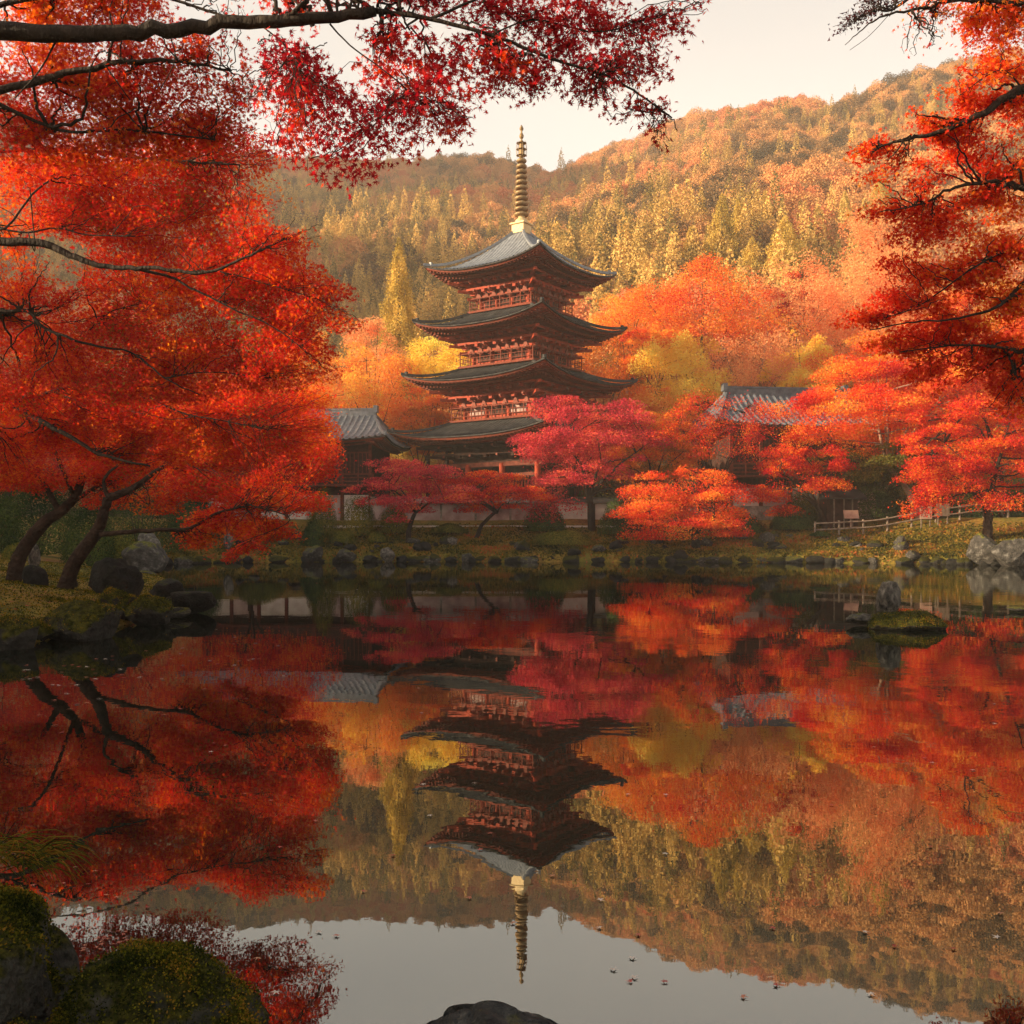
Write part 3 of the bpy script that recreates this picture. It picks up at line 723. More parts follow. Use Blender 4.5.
# ------------------------------------------------------------------ halls
def hall(name, label, cx, cy, rz, Lx, Ly, z0, ze, zt, ov, tile, upper=True, ridge_in=2.2, balc=True):
    root = empty(name, (cx, cy, 0), rz); tag(root, label, 'temple hall')
    Sx, Sy = Lx / 2 + ov, Ly / 2 + ov
    make_roof(root, Sx, Sy, Sx - ridge_in, .12, zt, ze, .45, tile, M['wood_dark'], 0, pw=1.35, soffit_in=(Lx / 2, Ly / 2), rib=.13, period=.52)
    mb = MB(); mb.box((0, 0, zt + .22), (2 * (Sx - ridge_in) + .3, .42, .55)); mb.box((0, 0, zt + .56), (2 * (Sx - ridge_in) + .5, .52, .14))
    for s_ in (-1, 1): mb.box((s_ * (Sx - ridge_in + .1), 0, zt + .55), (.35, .6, .6))
    mb.build('ridge', tile, root)
    mb = MB(); mb.box((0, 0, (z0 + ze) / 2 + .1), (Lx, Ly, ze + .2 - z0)); mb.build('wall', M['wood_dark'], root)
    zm = z0 + (ze - z0) * .52
    n = max(3, int(Lx / 2.1))
    for i in range(n + 1):
        x = -Lx / 2 + Lx * i / n; mb = MB(); mb.box((x, -Ly / 2 - .08, (z0 + ze) / 2), (.24, .22, ze - z0)); mb.build('pillar', M['wood_hall'], root)
    for i in range(n):
        x = -Lx / 2 + Lx * (i + .5) / n; wd = Lx / n - .3
        mb = MB(); mb.box((x, -Ly / 2 - .015, z0 + (zm - z0) * .45), (wd, .06, (zm - z0) * .7)); mb.build('wall_panel', M['plaster'] if i % 3 != 1 else M['plaster_pink'], root)
        mb = MB()
        for q in range(6): mb.box((x - wd / 2 + wd * (q + .5) / 6, -Ly / 2 - .06, zm + (ze - zm) * .52), (.07, .06, (ze - zm) * .5))
        for q in (.27, .77): mb.box((x, -Ly / 2 - .07, zm + (ze - zm) * q), (wd, .08, .12))
        mb.build('lattice_window', M['wood_hall'], root)
    if balc:
        mb = MB(); mb.box((0, -Ly / 2 - .6, zm), (Lx + 1.2, 1.2, .16))
        for hh in (.3, .6, .9): mb.box((0, -Ly / 2 - 1.12, zm + hh), (Lx + 1.2, .08, .08))
        for i in range(n * 2 + 1): mb.box((-Lx / 2 - .5 + (Lx + 1) * i / (n * 2), -Ly / 2 - 1.12, zm + .5), (.1, .1, 1.0))
        mb.build('balcony', M['wood_hall'], root)
    return root
c = at(352, 440, 79)
hall('temple_hall', 'low temple hall with silvery grey tiled roof left of the pagoda', -18.1, 85.5, R(-6), 14, 7, 1.9, 9.2, 11.8, 1.7, M['tile_blue'])
c = at(785, 430, 79)
hall('temple_hall', 'long temple hall with ribbed blue grey roof right of the pagoda, half hidden by maples', c.x, 79, R(7), 11.5, 7.5, 2.0, 9.7, 12.7, 1.7, M['tile_mid'], ridge_in=2.6)
# walls along the far bank
def long_wall(name, label, x0, x1, y, z0, h, mat, cat='wall', tile=True, gate=None):
    root = empty(name, ((x0 + x1) / 2, y, z0)); tag(root, label, cat); L = x1 - x0
    mb = MB(); mb.box((0, 0, h / 2), (L, .35, h)); mb.build('wall_body', mat, root)
    mb = MB(); mb.box((0, 0, .12), (L + .1, .6, .36)); mb.build('stone_footing', M['stone_wall'], root)
    if tile:
        mb = MB()
        V = [(-L / 2 - .1, -.5, h), (L / 2 + .1, -.5, h), (L / 2 + .1, 0, h + .34), (-L / 2 - .1, 0, h + .34), (-L / 2 - .1, .5, h), (L / 2 + .1, .5, h)]
        mb.add(V, [(0, 1, 2, 3), (3, 2, 5, 4), (0, 3, 4), (1, 5, 2), (0, 4, 5, 1)])
        mb.box((0, 0, h + .36), (L + .2, .2, .16)); mb.build('coping', M['tile_dark'] if tile != 'stone' else M['stone_wall'], root)
    k = max(2, int(L / 2.4))
    for i in range(k + 1):
        mb = MB(); mb.box((-L / 2 + L * i / k, -.19, h / 2), (.16, .06, h - .1)); mb.build('post', M['wood_dark'] if tile is True else M['stone_wall'], root)
    return root
a = at(372, 500, 71); b = at(545, 500, 71)
long_wall('garden_wall', 'pale plaster wall behind the maples at the foot of the pagoda', a.x, b.x, 71, 2.1, 1.85, M['plaster_pink'], tile='stone')
a = at(545, 500, 73); b = at(640, 500, 73)
long_wall('garden_wall', 'pale plaster wall with tiled coping behind the big crimson maple', a.x + .2, b.x, 73, 2.1, 1.9, M['plaster'])
a = at(690, 500, 70); b = at(832, 500, 70)
long_wall('retaining_wall', 'rough grey stone wall below the right temple hall', a.x, b.x, 70, 2.0, 1.7, M['stone_wall'], tile=False)
a = at(325, 500, 69.5); b = at(615, 500, 69.5)
mb = MB(); mb.box(((a.x + b.x) / 2, 68.9, 2.15), (b.x - a.x, .35, .34))
tag(mb.build('stone_kerb', M['plaster']), 'long pale stone kerb at the top of the far grassy bank', 'kerb')
# small shed
c = at(838, 510, 66); root = empty('garden_shed', (c.x, 66.5, 2.0), R(10)); tag(root, 'small dark timber shed under the olive foliage on the far bank', 'shed')
mb = MB(); mb.box((0, 0, 1.1), (2.2, 1.8, 2.2)); mb.build('wall', M['wood_dark'], root)
mb = MB(); V = [(-1.5, -1.4, 2.1), (1.5, -1.4, 2.1), (1.5, 0, 2.9), (-1.5, 0, 2.9), (-1.5, 1.4, 2.1), (1.5, 1.4, 2.1), (-1.5, -1.4, 2.0), (1.5, -1.4, 2.0), (1.5, 1.4, 2.0), (-1.5, 1.4, 2.0)]
mb.add(V, [(0, 1, 2, 3), (3, 2, 5, 4), (0, 6, 7, 1), (4, 5, 8, 9), (0, 3, 4, 9, 6), (1, 7, 8, 5, 2)]); mb.build('roof', M['tile_dark'], root)
for x in (-.6, .1, .7): mb = MB(); mb.box((x, -.93, 1.1), (.09, .06, 2.1)); mb.build('post', M['wood_grey'], root)
mb = MB(); mb.box((.55, -1.25, .95), (.95, .05, .6), Matrix.Rotation(R(-25), 3, 'X')); mb.box((.55, -1.15, .4), (.08, .08, .9))
tag(mb.build('notice_board', M['board_pink']), 'tilted plum coloured board standing before the dark shed', 'sign').location = (c.x, 66.3, 2.05)

# ------------------------------------------------------------------ fence, boards
fy = 63.6; root = empty('rail_fence', (at(915, 540, fy).x, fy, 0)); tag(root, 'low two rail wooden fence along the right far bank', 'fence')
x0 = at(815, 0, fy).x - root.location.x; x1 = at(1008, 0, fy).x - root.location.x
zf = lambda x: gz(root.location.x + x, fy)
for i in range(9):
    x = x0 + (x1 - x0) * i / 8; mb = MB(); mb.tube([(x, 0, zf(x) - .1), (x, 0, zf(x) + .95)], [.07, .065], 8); mb.build('post', M['wood_grey'], root)
for hh in (.42, .82):
    mb = MB(); mb.tube([(x0 + (x1 - x0) * i / 16, -.08, zf(x0 + (x1 - x0) * i / 16) + hh) for i in range(17)], [.05] * 17, 8); mb.build('rail', M['wood_grey'], root)
fy2 = 66.5; r2 = empty('rail_fence', (at(985, 540, fy2).x, fy2, 0)); tag(r2, 'dark rail fence running behind the first near the right tree trunks', 'fence')
for i in range(6):
    x = -3.5 + 1.6 * i; zz = gz(r2.location.x + x, fy2); mb = MB(); mb.tube([(x, 0, zz - .1), (x, 0, zz + 1.0)], [.06, .06], 8); mb.build('post', M['bark_brown'], r2)
for hh in (.5, .9): mb = MB(); mb.tube([(-3.6, -.07, 2.0 + hh), (4.6, -.07, 2.0 + hh)], [.045] * 2, 8); mb.build('rail', M['bark_brown'], r2)
for px, wd, hh, lab in ((926, .75, .85, 'square pale pinkish board on a post beside the rail fence'), (943, .8, .8, 'tan board on two posts right of the pink one by the fence')):
    p = at(px, 545, 62.9); g = gz(p.x, 62.9); root = empty('notice_board', (p.x, 62.9, g)); tag(root, lab, 'sign')
    mb = MB(); mb.box((0, 0, .95), (wd, .05, hh)); mb.build('board', M['board_pink'] if px < 930 else M['wood_grey'], root)
    mb = MB(); mb.box((-wd / 2 + .1, .05, .55), (.07, .06, 1.3)); mb.box((wd / 2 - .1, .05, .55), (.07, .06, 1.3)); mb.build('post', M['wood_grey'], root)

# ------------------------------------------------------------------ rocks
def ico_rock(seed, sub=4, rough=.28, top=.0, flat=1.0):
    import bmesh
    bm = bmesh.new(); bmesh.ops.create_icosphere(bm, subdivisions=sub, radius=1)
    V = np.array([v.co[:] for v in bm.verts]); nz = Noise(seed, 1.7, 2); nf = Noise(seed + 1, 5, 4, 6); nz2 = Noise(seed + 2, 3.2, 3)
    d = 1 + rough * nz(V) + .10 * nf(V) - .16 * np.abs(nz2(V)) + .05
    r = np.random.default_rng(seed)
    for _ in range(11):       # chipped faces
        n_ = r.normal(size=3); n_ /= np.linalg.norm(n_); q = r.uniform(.60, .92)
        pr = (V * d[:, None]) @ n_; ov = pr > q; V[ov] -= ((pr[ov] - q)[:, None] * n_) * .85 / d[ov][:, None]
    V = V * d[:, None]
    if top: V[:, 2] = np.where(V[:, 2] > top, top + (V[:, 2] - top) * .25, V[:, 2])
    for v, co in zip(bm.verts, V): v.co = co
    me = bpy.data.meshes.new('rock'); bm.to_mesh(me); bm.free()
    me.polygons.foreach_set('use_smooth', np.ones(len(me.polygons), bool)); return me
rock_meshes = {}
def rock(label, x, y, dims, mat='rock', seed=0, rz=0, sink=.25, z=None, group=None, sub=3, name='rock', cat='rock', rough=.28, top=0.):
    key = (seed, sub, mat, rough, top)
    if key not in rock_meshes:
        me = ico_rock(seed, sub, rough, top); me.materials.append(M[mat]); rock_meshes[key] = me
    o = bpy.data.objects.new(name, rock_meshes[key]); C.objects.link(o)
    zz = max(gz(x, y), 0.0) if z is None else z
    o.location = (x, y, zz + dims[2] * (.5 - sink)); o.scale = (dims[0] / 2, dims[1] / 2, dims[2] / 2); o.rotation_euler = (0, 0, rz)
    return tag(o, label, cat, group)
def prock(label, px, pyb, D, wpx, hpx, **k):
    x = (px - 512) * D / F; wd = wpx * D / F; h = hpx * D / F
    zb = CAMZ + (H0 - pyb) * D / F
    kw = dict(z=zb, sink=.12, rough=.36 if D > 40 else .28); kw.update(k)
    return rock(label, x, D, (wd, wd * kw.pop('dep', .9), h * 1.15), **kw)
prock('nearly black round boulder in front of the left maple trunk', 37, 590, 20.5, 25, 26, mat='rock_dark', seed=3, sub=5)
prock('tall dark pointed boulder at the edge of the left bank', 120, 608, 20.0, 62, 54, mat='rock_dark', seed=5, sub=5)
prock('mossy rounded boulder below the dark pointed one', 113, 626, 18.2, 44, 40, mat='rock_moss', seed=6, sub=5)
prock('mossy low boulder in the middle of the left shore row', 146, 626, 18.0, 50, 32, mat='rock_moss', seed=7, sub=5)
prock('square dark block of rock at the tip of the left bank', 190, 615, 20.6, 52, 30, mat='rock_dark', seed=8, sub=5, rough=.15, top=.55)
prock('small dark rock behind the square block at the bank tip', 168, 604, 22, 42, 26, mat='rock_dark', seed=9, sub=5)
prock('flat pale wet stone lying between the shore boulders', 172, 619, 19.6, 40, 12, mat='rock', seed=10, sub=4)
prock('broad mossy boulder on the left shore, the widest there', 80, 642, 15.6, 80, 46, mat='rock_moss', seed=11, sub=5)
prock('mossy boulder at the left picture edge beside the water', 12, 652, 14.2, 52, 34, mat='rock_moss', seed=12, sub=5)
prock('small mossy boulder between two larger ones at the left edge', 38, 640, 15.2, 30, 20, mat='rock_moss', seed=13, sub=5)
prock('low dark mound of rock set in the left bank', 52, 612, 18, 40, 14, mat='rock_moss', seed=14, sub=5)
prock('low mossy mound at the far left on the bank', 4, 612, 18, 34, 16, mat='rock_moss', seed=15, sub=4)
prock('small dark stone beside the leaning maple trunk', 72, 588, 21, 16, 11, mat='rock_dark', seed=16)
prock('rounded grey lichen boulder at the inlet behind the left bank', 148, 574, 36, 46, 30, mat='rock', seed=17, sub=4)
prock('pale mottled standing rock in the inlet behind the left bank', 150, 556, 42, 26, 26, mat='rock_pale', seed=18, sub=4)
prock('upright pale stone marker at the foot of the left maple', 34, 570, 24, 13, 27, mat='rock_pale', seed=19, sub=4, rough=.08, name='stone_marker', cat='stone marker')
prock('small white stone on the moss under the left maples', 31, 588, 20, 9, 4, mat='rock_pale', seed=20)
# island
prock('upright weathered stone standing in the pond at right', 888, 617, 17.9, 27, 40, mat='rock_pale', seed=21, sub=4, rough=.12, dep=.7, top=.75)
prock('broad moss covered rock rising from the pond at right', 906, 630, 17.2, 72, 23, mat='rock_moss', seed=22, sub=5, dep=.8, sink=.25)
prock('flat pale stone in the pond beside the upright one', 862, 622, 17.8, 34, 11, mat='rock_pale', seed=23, sub=4, dep=.7, sink=.25)
prock('small flat stone breaking the water at the right edge', 1018, 611, 21, 26, 5, mat='rock', seed=24, sub=3)
# right bank big rocks
prock('large pale craggy rock on the right far shore', 986, 566, 55.0, 32, 28, mat='rock', seed=25, sub=5, rough=.5)
prock('pale craggy rock at the far right edge of the shore', 1016, 568, 53.2, 38, 32, mat='rock', seed=26, sub=5, rough=.5)
prock('pale pointed rock below the rail fence', 856, 560, 60.8, 20, 17, mat='rock_pale', seed=27)
prock('squared grey rock beside the pale pointed one', 843, 546, 62.5, 15, 12, mat='rock', seed=28, rough=.12)
prock('pale upright stone in front of the notice boards', 917, 549, 62.3, 10, 18, mat='rock_pale', seed=29)
prock('grey standing stone on the far shore left of the low maple', 388, 561, 61.3, 17, 15, mat='rock_pale', seed=30, sub=4)
prock('pale lumpy rock on the far shore near the left hall', 345, 561, 61.3, 24, 13, mat='rock', seed=31, sub=4)
prock('grey lumpy rock on the far left shore below the red branches', 313, 561, 61.3, 24, 18, mat='rock', seed=32, sub=4)
prock('white upright stone post on the far left shore', 229, 549, 61, 11, 20, mat='rock_pale', seed=33, rough=.06, name='stone_post', cat='stone post')
prock('pale stone half way up the far bank behind the shrubs', 452, 545, 64, 12, 9, mat='rock_pale', seed=34)
r = np.random.default_rng(5); P = POND; k = 0
labs = [('rock', 'dark mossy stone in the long row along the far waterline', 'mossy stones edging the far shore'),
        ('rock_dark', 'small dark wet stone in the long row along the far waterline', 'dark stones edging the far shore'),
        ('rock_moss', 'low moss covered stone in the long row along the far waterline', 'moss covered stones edging the far shore')]
for i in range(4, 19):
    a, b = P[i], P[i + 1]
    if a[1] < 30: continue
    L = np.hypot(*(b - a)); t = 0
    while t < L:
        s_ = r.uniform(.3, 1.0) ** 1.3 * 1.6 + .15; q = a + (b - a) * (t / L); ml = labs[r.integers(0, 3)]
        nx, ny = (b - a)[1] / L, -(b - a)[0] / L
        off = r.uniform(-.25, .55)
        rock(ml[1], q[0] + nx * off, q[1] + ny * off, (s_, s_ * .8, min(s_ * r.uniform(.35, .8), .62)), ml[0], seed=int(r.integers(40, 49)), rough=.4, rz=r.uniform(0, 6), sink=.3, z=.0, group=ml[2], sub=3)
        t += s_ * r.uniform(.4, .95); k += 1
for i in range(70):
    x = r.uniform(-17, 27); yy = 61.3 + r.uniform(-.2, 3.2) - max(0, x - 18) * .9; 
    if pond_sd(np.array([x]), np.array([yy]))[0] < -.2: continue
    s_ = r.uniform(.25, 1.15); ml = labs[r.integers(0, 3)]
    rock(ml[1].replace('in the long row along the far waterline', 'scattered on the far bank behind the waterline row'), x, yy, (s_, s_ * .8, s_ * r.uniform(.4, .9)), ml[0], seed=int(r.integers(40, 49)), rough=.4, rz=r.uniform(0, 6), sink=.25, group=ml[2].replace('edging the far shore', 'scattered on the far bank'), sub=3)
# near rocks at the bottom edge, with moss tufts grown on them
def add_tufts(o, n, ts, seed):
    me = o.data.copy(); o.data = me; sc = np.array(o.scale)
    co = np.empty(len(me.vertices) * 3, np.float32); me.vertices.foreach_get('co', co); co = co.reshape(-1, 3) * sc
    me.vertices.foreach_set('co', co.ravel()); me.update(); o.scale = (1, 1, 1)
    no = np.empty(len(me.vertices) * 3, np.float32); me.vertices.foreach_get('normal', no); no = no.reshape(-1, 3)
    rr = np.random.default_rng(seed); nf = Noise(seed, 4, 2); w_ = np.clip(no[:, 2] + .2 + .8 * nf(co), 0, None) * (no[:, 2] > -.2); w_ /= w_.sum()
    k = rr.choice(len(co), n, p=w_); P_ = co[k] + rr.normal(size=(n, 3)) * ts * .5
    leaves('moss', P_, ts, KITE, M['moss'], o, up=no[k], ub=.2, tip=no[k], tb=.6, seed=seed)
for i, o in enumerate([o for o in C.objects if o.name.startswith('rock') and o.data and o.data.materials and o.data.materials[0] == M['rock_moss'] and 5 < o.location.y < 40]):
    add_tufts(o, 5000, .035, 700 + i)
def near_rock(label, c, dims, seed, mat, tufts, tsize=.016, rough=.2, thr=.15, **kw):
    o = rock(label, c[0], c[1], dims, mat, seed=seed, sub=6, z=c[2], sink=.5, rough=rough, **kw)
    o.name = 'mossy_boulder'; me = o.data.copy(); o.data = me
    sc = np.array(o.scale); co = np.empty(len(me.vertices) * 3, np.float32); me.vertices.foreach_get('co', co); co = co.reshape(-1, 3) * sc
    me.vertices.foreach_set('co', co.astype(np.float32).ravel()); me.update(); o.scale = (1, 1, 1)
    no = np.empty(len(me.vertices) * 3, np.float32); me.vertices.foreach_get('normal', no); no = no.reshape(-1, 3)
    c1, c2, c3 = Noise(seed + 3, 7, 2), Noise(seed + 4, 14, 3), Noise(seed + 5, 5, 1)
    dsp = -.014 * np.exp(-(c1(co) / .07) ** 2) - .012 * np.exp(-(c2(co) / .12) ** 2) + .030 * np.round(c3(co) * 2.2) / 2.2 + .008 * c2(co * 2)
    co = (co + no * dsp[:, None]).astype(np.float32); me.vertices.foreach_set('co', co.ravel()); me.update(); me.vertices.foreach_get('normal', nn := np.empty(len(me.vertices) * 3, np.float32)); no = nn.reshape(-1, 3)
    rr = np.random.default_rng(seed); nf = Noise(seed + 9, 9, 2)
    w_ = np.clip(no[:, 2] * .9 + .05 + 1.3 * nf(co), 0, None) ** 1.3 * (co[:, 2] > -dims[2] * .35) * (no[:, 2] > -.3)
    if thr > .3: w_ *= (nf(co) > thr - .3)
    w_ = w_ / w_.sum(); idx = rr.choice(len(co), tufts, p=w_)
    P_ = co[idx] + rr.normal(size=(tufts, 3)) * .006 + no[idx] * rr.uniform(0, tsize * .6, tufts)[:, None]
    leaves('moss', P_, tsize, KITE, M['moss'], o, up=no[idx], ub=.2, tip=no[idx], tb=.8, seed=seed)
    return o
near_rock('steep mossy boulder rising at the bottom left corner', (-1.62, 3.05, .16), (.58, .75, .80), 60, 'rock_moss_near', 36000, .017, rough=.5)
near_rock('low rounded mossy boulder at the bottom left, lit yellow green on top', (-1.0, 2.88, .02), (.80, .65, .66), 61, 'rock_moss_near', 36000, .014, rough=.62)
near_rock('mossy mound filling the bottom left corner', (-1.42, 2.62, .06), (.72, .6, .46), 62, 'rock_moss_near', 26000, .012)
near_rock('small wet grey rock with thin moss at the bottom centre', (-.05, 2.95, .035), (.88, .52, .34), 64, 'rock_stone_near', 9000, .010, thr=.5)
mb = MB()
rr = np.random.default_rng(9)
for i in range(150):
    p0 = Vector((-1.95 + rr.uniform(0, .35), 3.45 + rr.uniform(-.06, .1), .50 + rr.uniform(-.05, .03))); d = Vector((rr.uniform(.06, .22), rr.uniform(-.16, .10), rr.uniform(-.06, .05)))
    mb.tube([p0, p0 + d * .35 + Vector((0, 0, .03)), p0 + d * .7 + Vector((0, 0, .02)), p0 + d + Vector((0, 0, -.02))], [.0014, .0018, .0012, .0004], 4)
fo = mb.build('grass_tuft', M['moss']); tag(fo, 'arching grass blades hanging over the water at the lower left', 'grass')
# ------------------------------------------------------------------ trees on the far bank and behind the temple
T = px_tree
# behind the pagoda and halls
T('maple_tree', 'large orange and salmon maple glowing left of the pagoda above the silvery hall roof', 'tree', 372, 392, 90, 105, 92, 'leaf_orange', nleaf=16000, lsize=.2, npads=22, trunk_r=.22, seed=101, ub=.5, flat=.5)
T('maple_tree', 'pale salmon maple with a ragged top at the foot of the tall conifer', 'tree', 372, 352, 97, 62, 60, 'leaf_salmon', nleaf=8000, lsize=.2, npads=14, trunk_r=.2, seed=102, ub=.3, flat=.6, upright=True)
T('maple_tree', 'orange maple seen between the left foreground branches and the silvery hall', 'tree', 315, 380, 92, 70, 80, 'leaf_orange', nleaf=9000, lsize=.2, npads=14, trunk_r=.2, seed=103, ub=.4, flat=.5)
T('ginkgo_tree', 'bright yellow tree just left of the pagoda between second and third roof', 'tree', 447, 366, 93, 76, 62, 'leaf_yellow', nleaf=11000, lsize=.2, npads=18, trunk_r=.2, seed=104, ub=.4, flat=.55)
T('broadleaf_tree', 'amber orange tree tucked behind the left end of the lowest pagoda roof', 'tree', 428, 408, 92, 66, 46, 'leaf_vermilion', nleaf=8000, lsize=.2, npads=12, trunk_r=.2, seed=105, ub=.4)
T('broadleaf_tree', 'amber tree just right of the pagoda between second and third roof', 'tree', 606, 360, 95, 90, 84, 'leaf_mixed', nleaf=14000, lsize=.2, npads=20, trunk_r=.2, seed=106, ub=.4, flat=.5)
T('maple_tree', 'copper orange maple above and right of the second pagoda roof', 'tree', 628, 322, 105, 80, 60, 'leaf_orange', nleaf=10000, lsize=.22, npads=16, trunk_r=.2, seed=107, ub=.4, flat=.5)
T('maple_tree', 'broad red orange maple with a fan shaped crown on the slope right of the pagoda', 'tree', 700, 312, 98, 130, 84, 'leaf_vermilion', nleaf=20000, lsize=.21, npads=26, trunk_r=.24, seed=108, ub=.3, flat=.5, upright=True)
T('ginkgo_tree', 'yellow tree below the fan shaped red orange maple', 'tree', 676, 374, 90, 88, 76, 'leaf_yellow', nleaf=15000, lsize=.19, npads=20, trunk_r=.22, seed=109, ub=.4, flat=.5)
T('broadleaf_tree', 'thin rosy salmon tree with pale bare stems above the right hall roof', 'tree', 752, 362, 92, 90, 70, 'leaf_salmon', nleaf=9000, lsize=.16, npads=20, trunk_r=.12, bark='bark_pale', seed=110, ub=.2, flat=.6, visible_limbs=True)
T('ginkgo_tree', 'small golden yellow tree behind the right end of the hall roof', 'tree', 803, 366, 90, 60, 62, 'leaf_yellow', nleaf=9000, lsize=.19, npads=14, trunk_r=.18, seed=111, ub=.4, flat=.5)
T('maple_tree', 'huge glowing salmon orange tree with feathery upright twigs on the right slope', 'tree', 862, 305, 100, 150, 150, 'leaf_salmon', nleaf=52000, lsize=.22, npads=40, trunk_r=.28, seed=112, ub=.3, flat=.7, upright=True, psize=.36)
T('maple_tree', 'small crimson maple wedged between the red orange fan and the glowing salmon tree', 'tree', 792, 300, 102, 40, 50, 'leaf_red', nleaf=5000, lsize=.2, npads=9, trunk_r=.16, seed=113, ub=.4)
T('broadleaf_tree', 'reddish brown tree behind the right end of the third pagoda roof', 'tree', 652, 350, 93, 60, 56, 'leaf_vermilion', nleaf=8000, lsize=.2, npads=12, trunk_r=.2, seed=114, ub=.4)
T('maple_tree', 'orange tree at the right picture edge high behind the foreground maple', 'tree', 975, 330, 96, 130, 130, 'leaf_orange', nleaf=18000, lsize=.2, npads=24, trunk_r=.25, seed=115, ub=.4, flat=.5)
# in front of the temple, on the far bank
T('maple_tree', 'big crimson layered maple standing before the right corner of the pagoda', 'tree', 584, 440, 68, 130, 96, 'leaf_pink', base=592, nleaf=34000, lsize=.15, npads=30, trunk_r=.24, bark='bark', seed=121, flat=.26, extra=[(at(552, 498, 66.5), (2.4, 1.8, .9)), (at(543, 512, 66.5), (1.4, 1.2, .7)), (at(640, 500, 67), (2.0, 1.6, .7)), (at(560, 478, 66), (2.8, 2, .5)), (at(510, 492, 67), (1.6, 1.5, .4))], visible_limbs=True)
T('maple_tree', 'small rose red maple with a single bent trunk rooted in the far grassy bank', 'tree', 411, 486, 65, 106, 62, 'leaf_pink', base=407, nleaf=15000, lsize=.13, npads=20, trunk_r=.15, bark='bark', seed=122, flat=.26, fork=.1, lean=(.5, 0), extra=[(at(398, 518, 64.5), (.9, .9, .3)), (at(372, 500, 65), (1.3, 1.2, .35))], visible_limbs=True)
T('maple_tree', 'sparse scarlet maple with a leaning dark trunk before the pale wall', 'tree', 492, 490, 66, 96, 42, 'leaf_red', base=474, nleaf=12000, lsize=.13, npads=18, trunk_r=.13, bark='bark', lean=(1.1, 0), seed=123, flat=.26, fork=.25, visible_limbs=True, extra=[(at(470, 508, 65.5), (1.2, 1, .3))])
T('maple_tree', 'low spreading vermilion maple whose branches reach down to the far waterline', 'tree', 686, 506, 63.5, 118, 84, 'leaf_scarlet', base=697, nleaf=26000, lsize=.14, npads=26, trunk_r=.2, bark='bark', seed=124, flat=.26, extra=[(at(640, 532, 62.5), (1.6, 1.3, .9)), (at(672, 533, 62.2), (1.9, 1.4, 1.0)), (at(650, 512, 62.8), (1.7, 1.4, .4)), (at(725, 510, 63), (1.5, 1.3, .4)), (at(708, 524, 62.8), (.9, .9, .3)), (at(652, 538, 62), (1.3, 1., .6))], visible_limbs=True)
T('maple_tree', 'loose red twiggy maple with many thin upright stems before the right hall', 'tree', 716, 425, 67, 120, 84, 'leaf_red', base=716, nleaf=9000, lsize=.12, npads=26, trunk_r=.12, bark='bark_brown', seed=125, ub=.3, flat=.4, visible_limbs=True, fork=.45)
T('maple_tree', 'amber and orange maple between the crimson maple and the right hall', 'tree', 655, 444, 70, 88, 74, 'leaf_mixed', base=650, nleaf=17000, lsize=.15, npads=20, trunk_r=.16, seed=126, flat=.3, visible_limbs=True)
T('maple_tree', 'bright red maple boughs hanging in front of the right end of the hall', 'tree', 800, 470, 65, 84, 66, 'leaf_red', base=826, nleaf=15000, lsize=.14, npads=18, trunk_r=.15, seed=127, flat=.28, extra=[(at(768, 496, 64.5), (1.6, 1.4, .4)), (at(785, 510, 64.5), (1.4, 1.3, .4))], visible_limbs=True)
T('maple_tree', 'wide scarlet and orange maple with a pale forked trunk right of the hall', 'tree', 898, 400, 66, 172, 124, 'leaf_scarlet', base=921, nleaf=52000, lsize=.15, npads=40, trunk_r=.2, bark='bark_pale', seed=128, flat=.26, psize=.33, lean=(-1.6, 0), visible_limbs=True, fork=.3)
T('maple_tree', 'olive and rust leaved tree in the shade under the wide scarlet maple', 'tree', 872, 466, 67, 110, 52, 'leaf_olive', base=880, nleaf=14000, lsize=.15, npads=16, trunk_r=.15, seed=129, flat=.3)
T('maple_tree', 'crimson maple with drooping boughs at the right edge of the far bank', 'tree', 985, 452, 58, 150, 96, 'leaf_red', base=988, nleaf=36000, lsize=.14, npads=32, trunk_r=.26, bark='bark_brown', seed=130, flat=.24, psize=.34, extra=[(at(932, 494, 57), (1.9, 1.6, .7)), (at(920, 508, 57), (1.3, 1.2, .6)), (at(950, 478, 57), (2.3, 1.8, .8)), (at(925, 470, 57), (1.6, 1.4, .5)), (at(1000, 500, 56.5), (2, 1.6, .6))], visible_limbs=True)
T('maple_tree', 'tall red and orange maple filling the right edge above the crimson one', 'tree', 985, 370, 64, 190, 150, 'leaf_scarlet', base=1003, nleaf=48000, lsize=.15, npads=34, trunk_r=.24, bark='bark', seed=131, flat=.26, psize=.34, visible_limbs=True)
T('maple_tree', 'dull red maple on the far shore behind the left foreground boughs', 'tree', 255, 440, 66, 150, 130, 'leaf_red', base=250, nleaf=26000, lsize=.15, npads=26, trunk_r=.2, seed=132, flat=.3)
T('maple_tree', 'tall orange red maple far behind the left foreground canopy', 'tree', 120, 400, 80, 220, 190, 'leaf_red', base=110, nleaf=32000, lsize=.2, npads=30, trunk_r=.25, seed=133, flat=.35)
T('maple_tree', 'brownish maple at the far left end of the far shore', 'tree', 20, 430, 70, 160, 140, 'leaf_crimson', base=0, nleaf=20000, lsize=.18, npads=24, trunk_r=.22, seed=134, flat=.35)
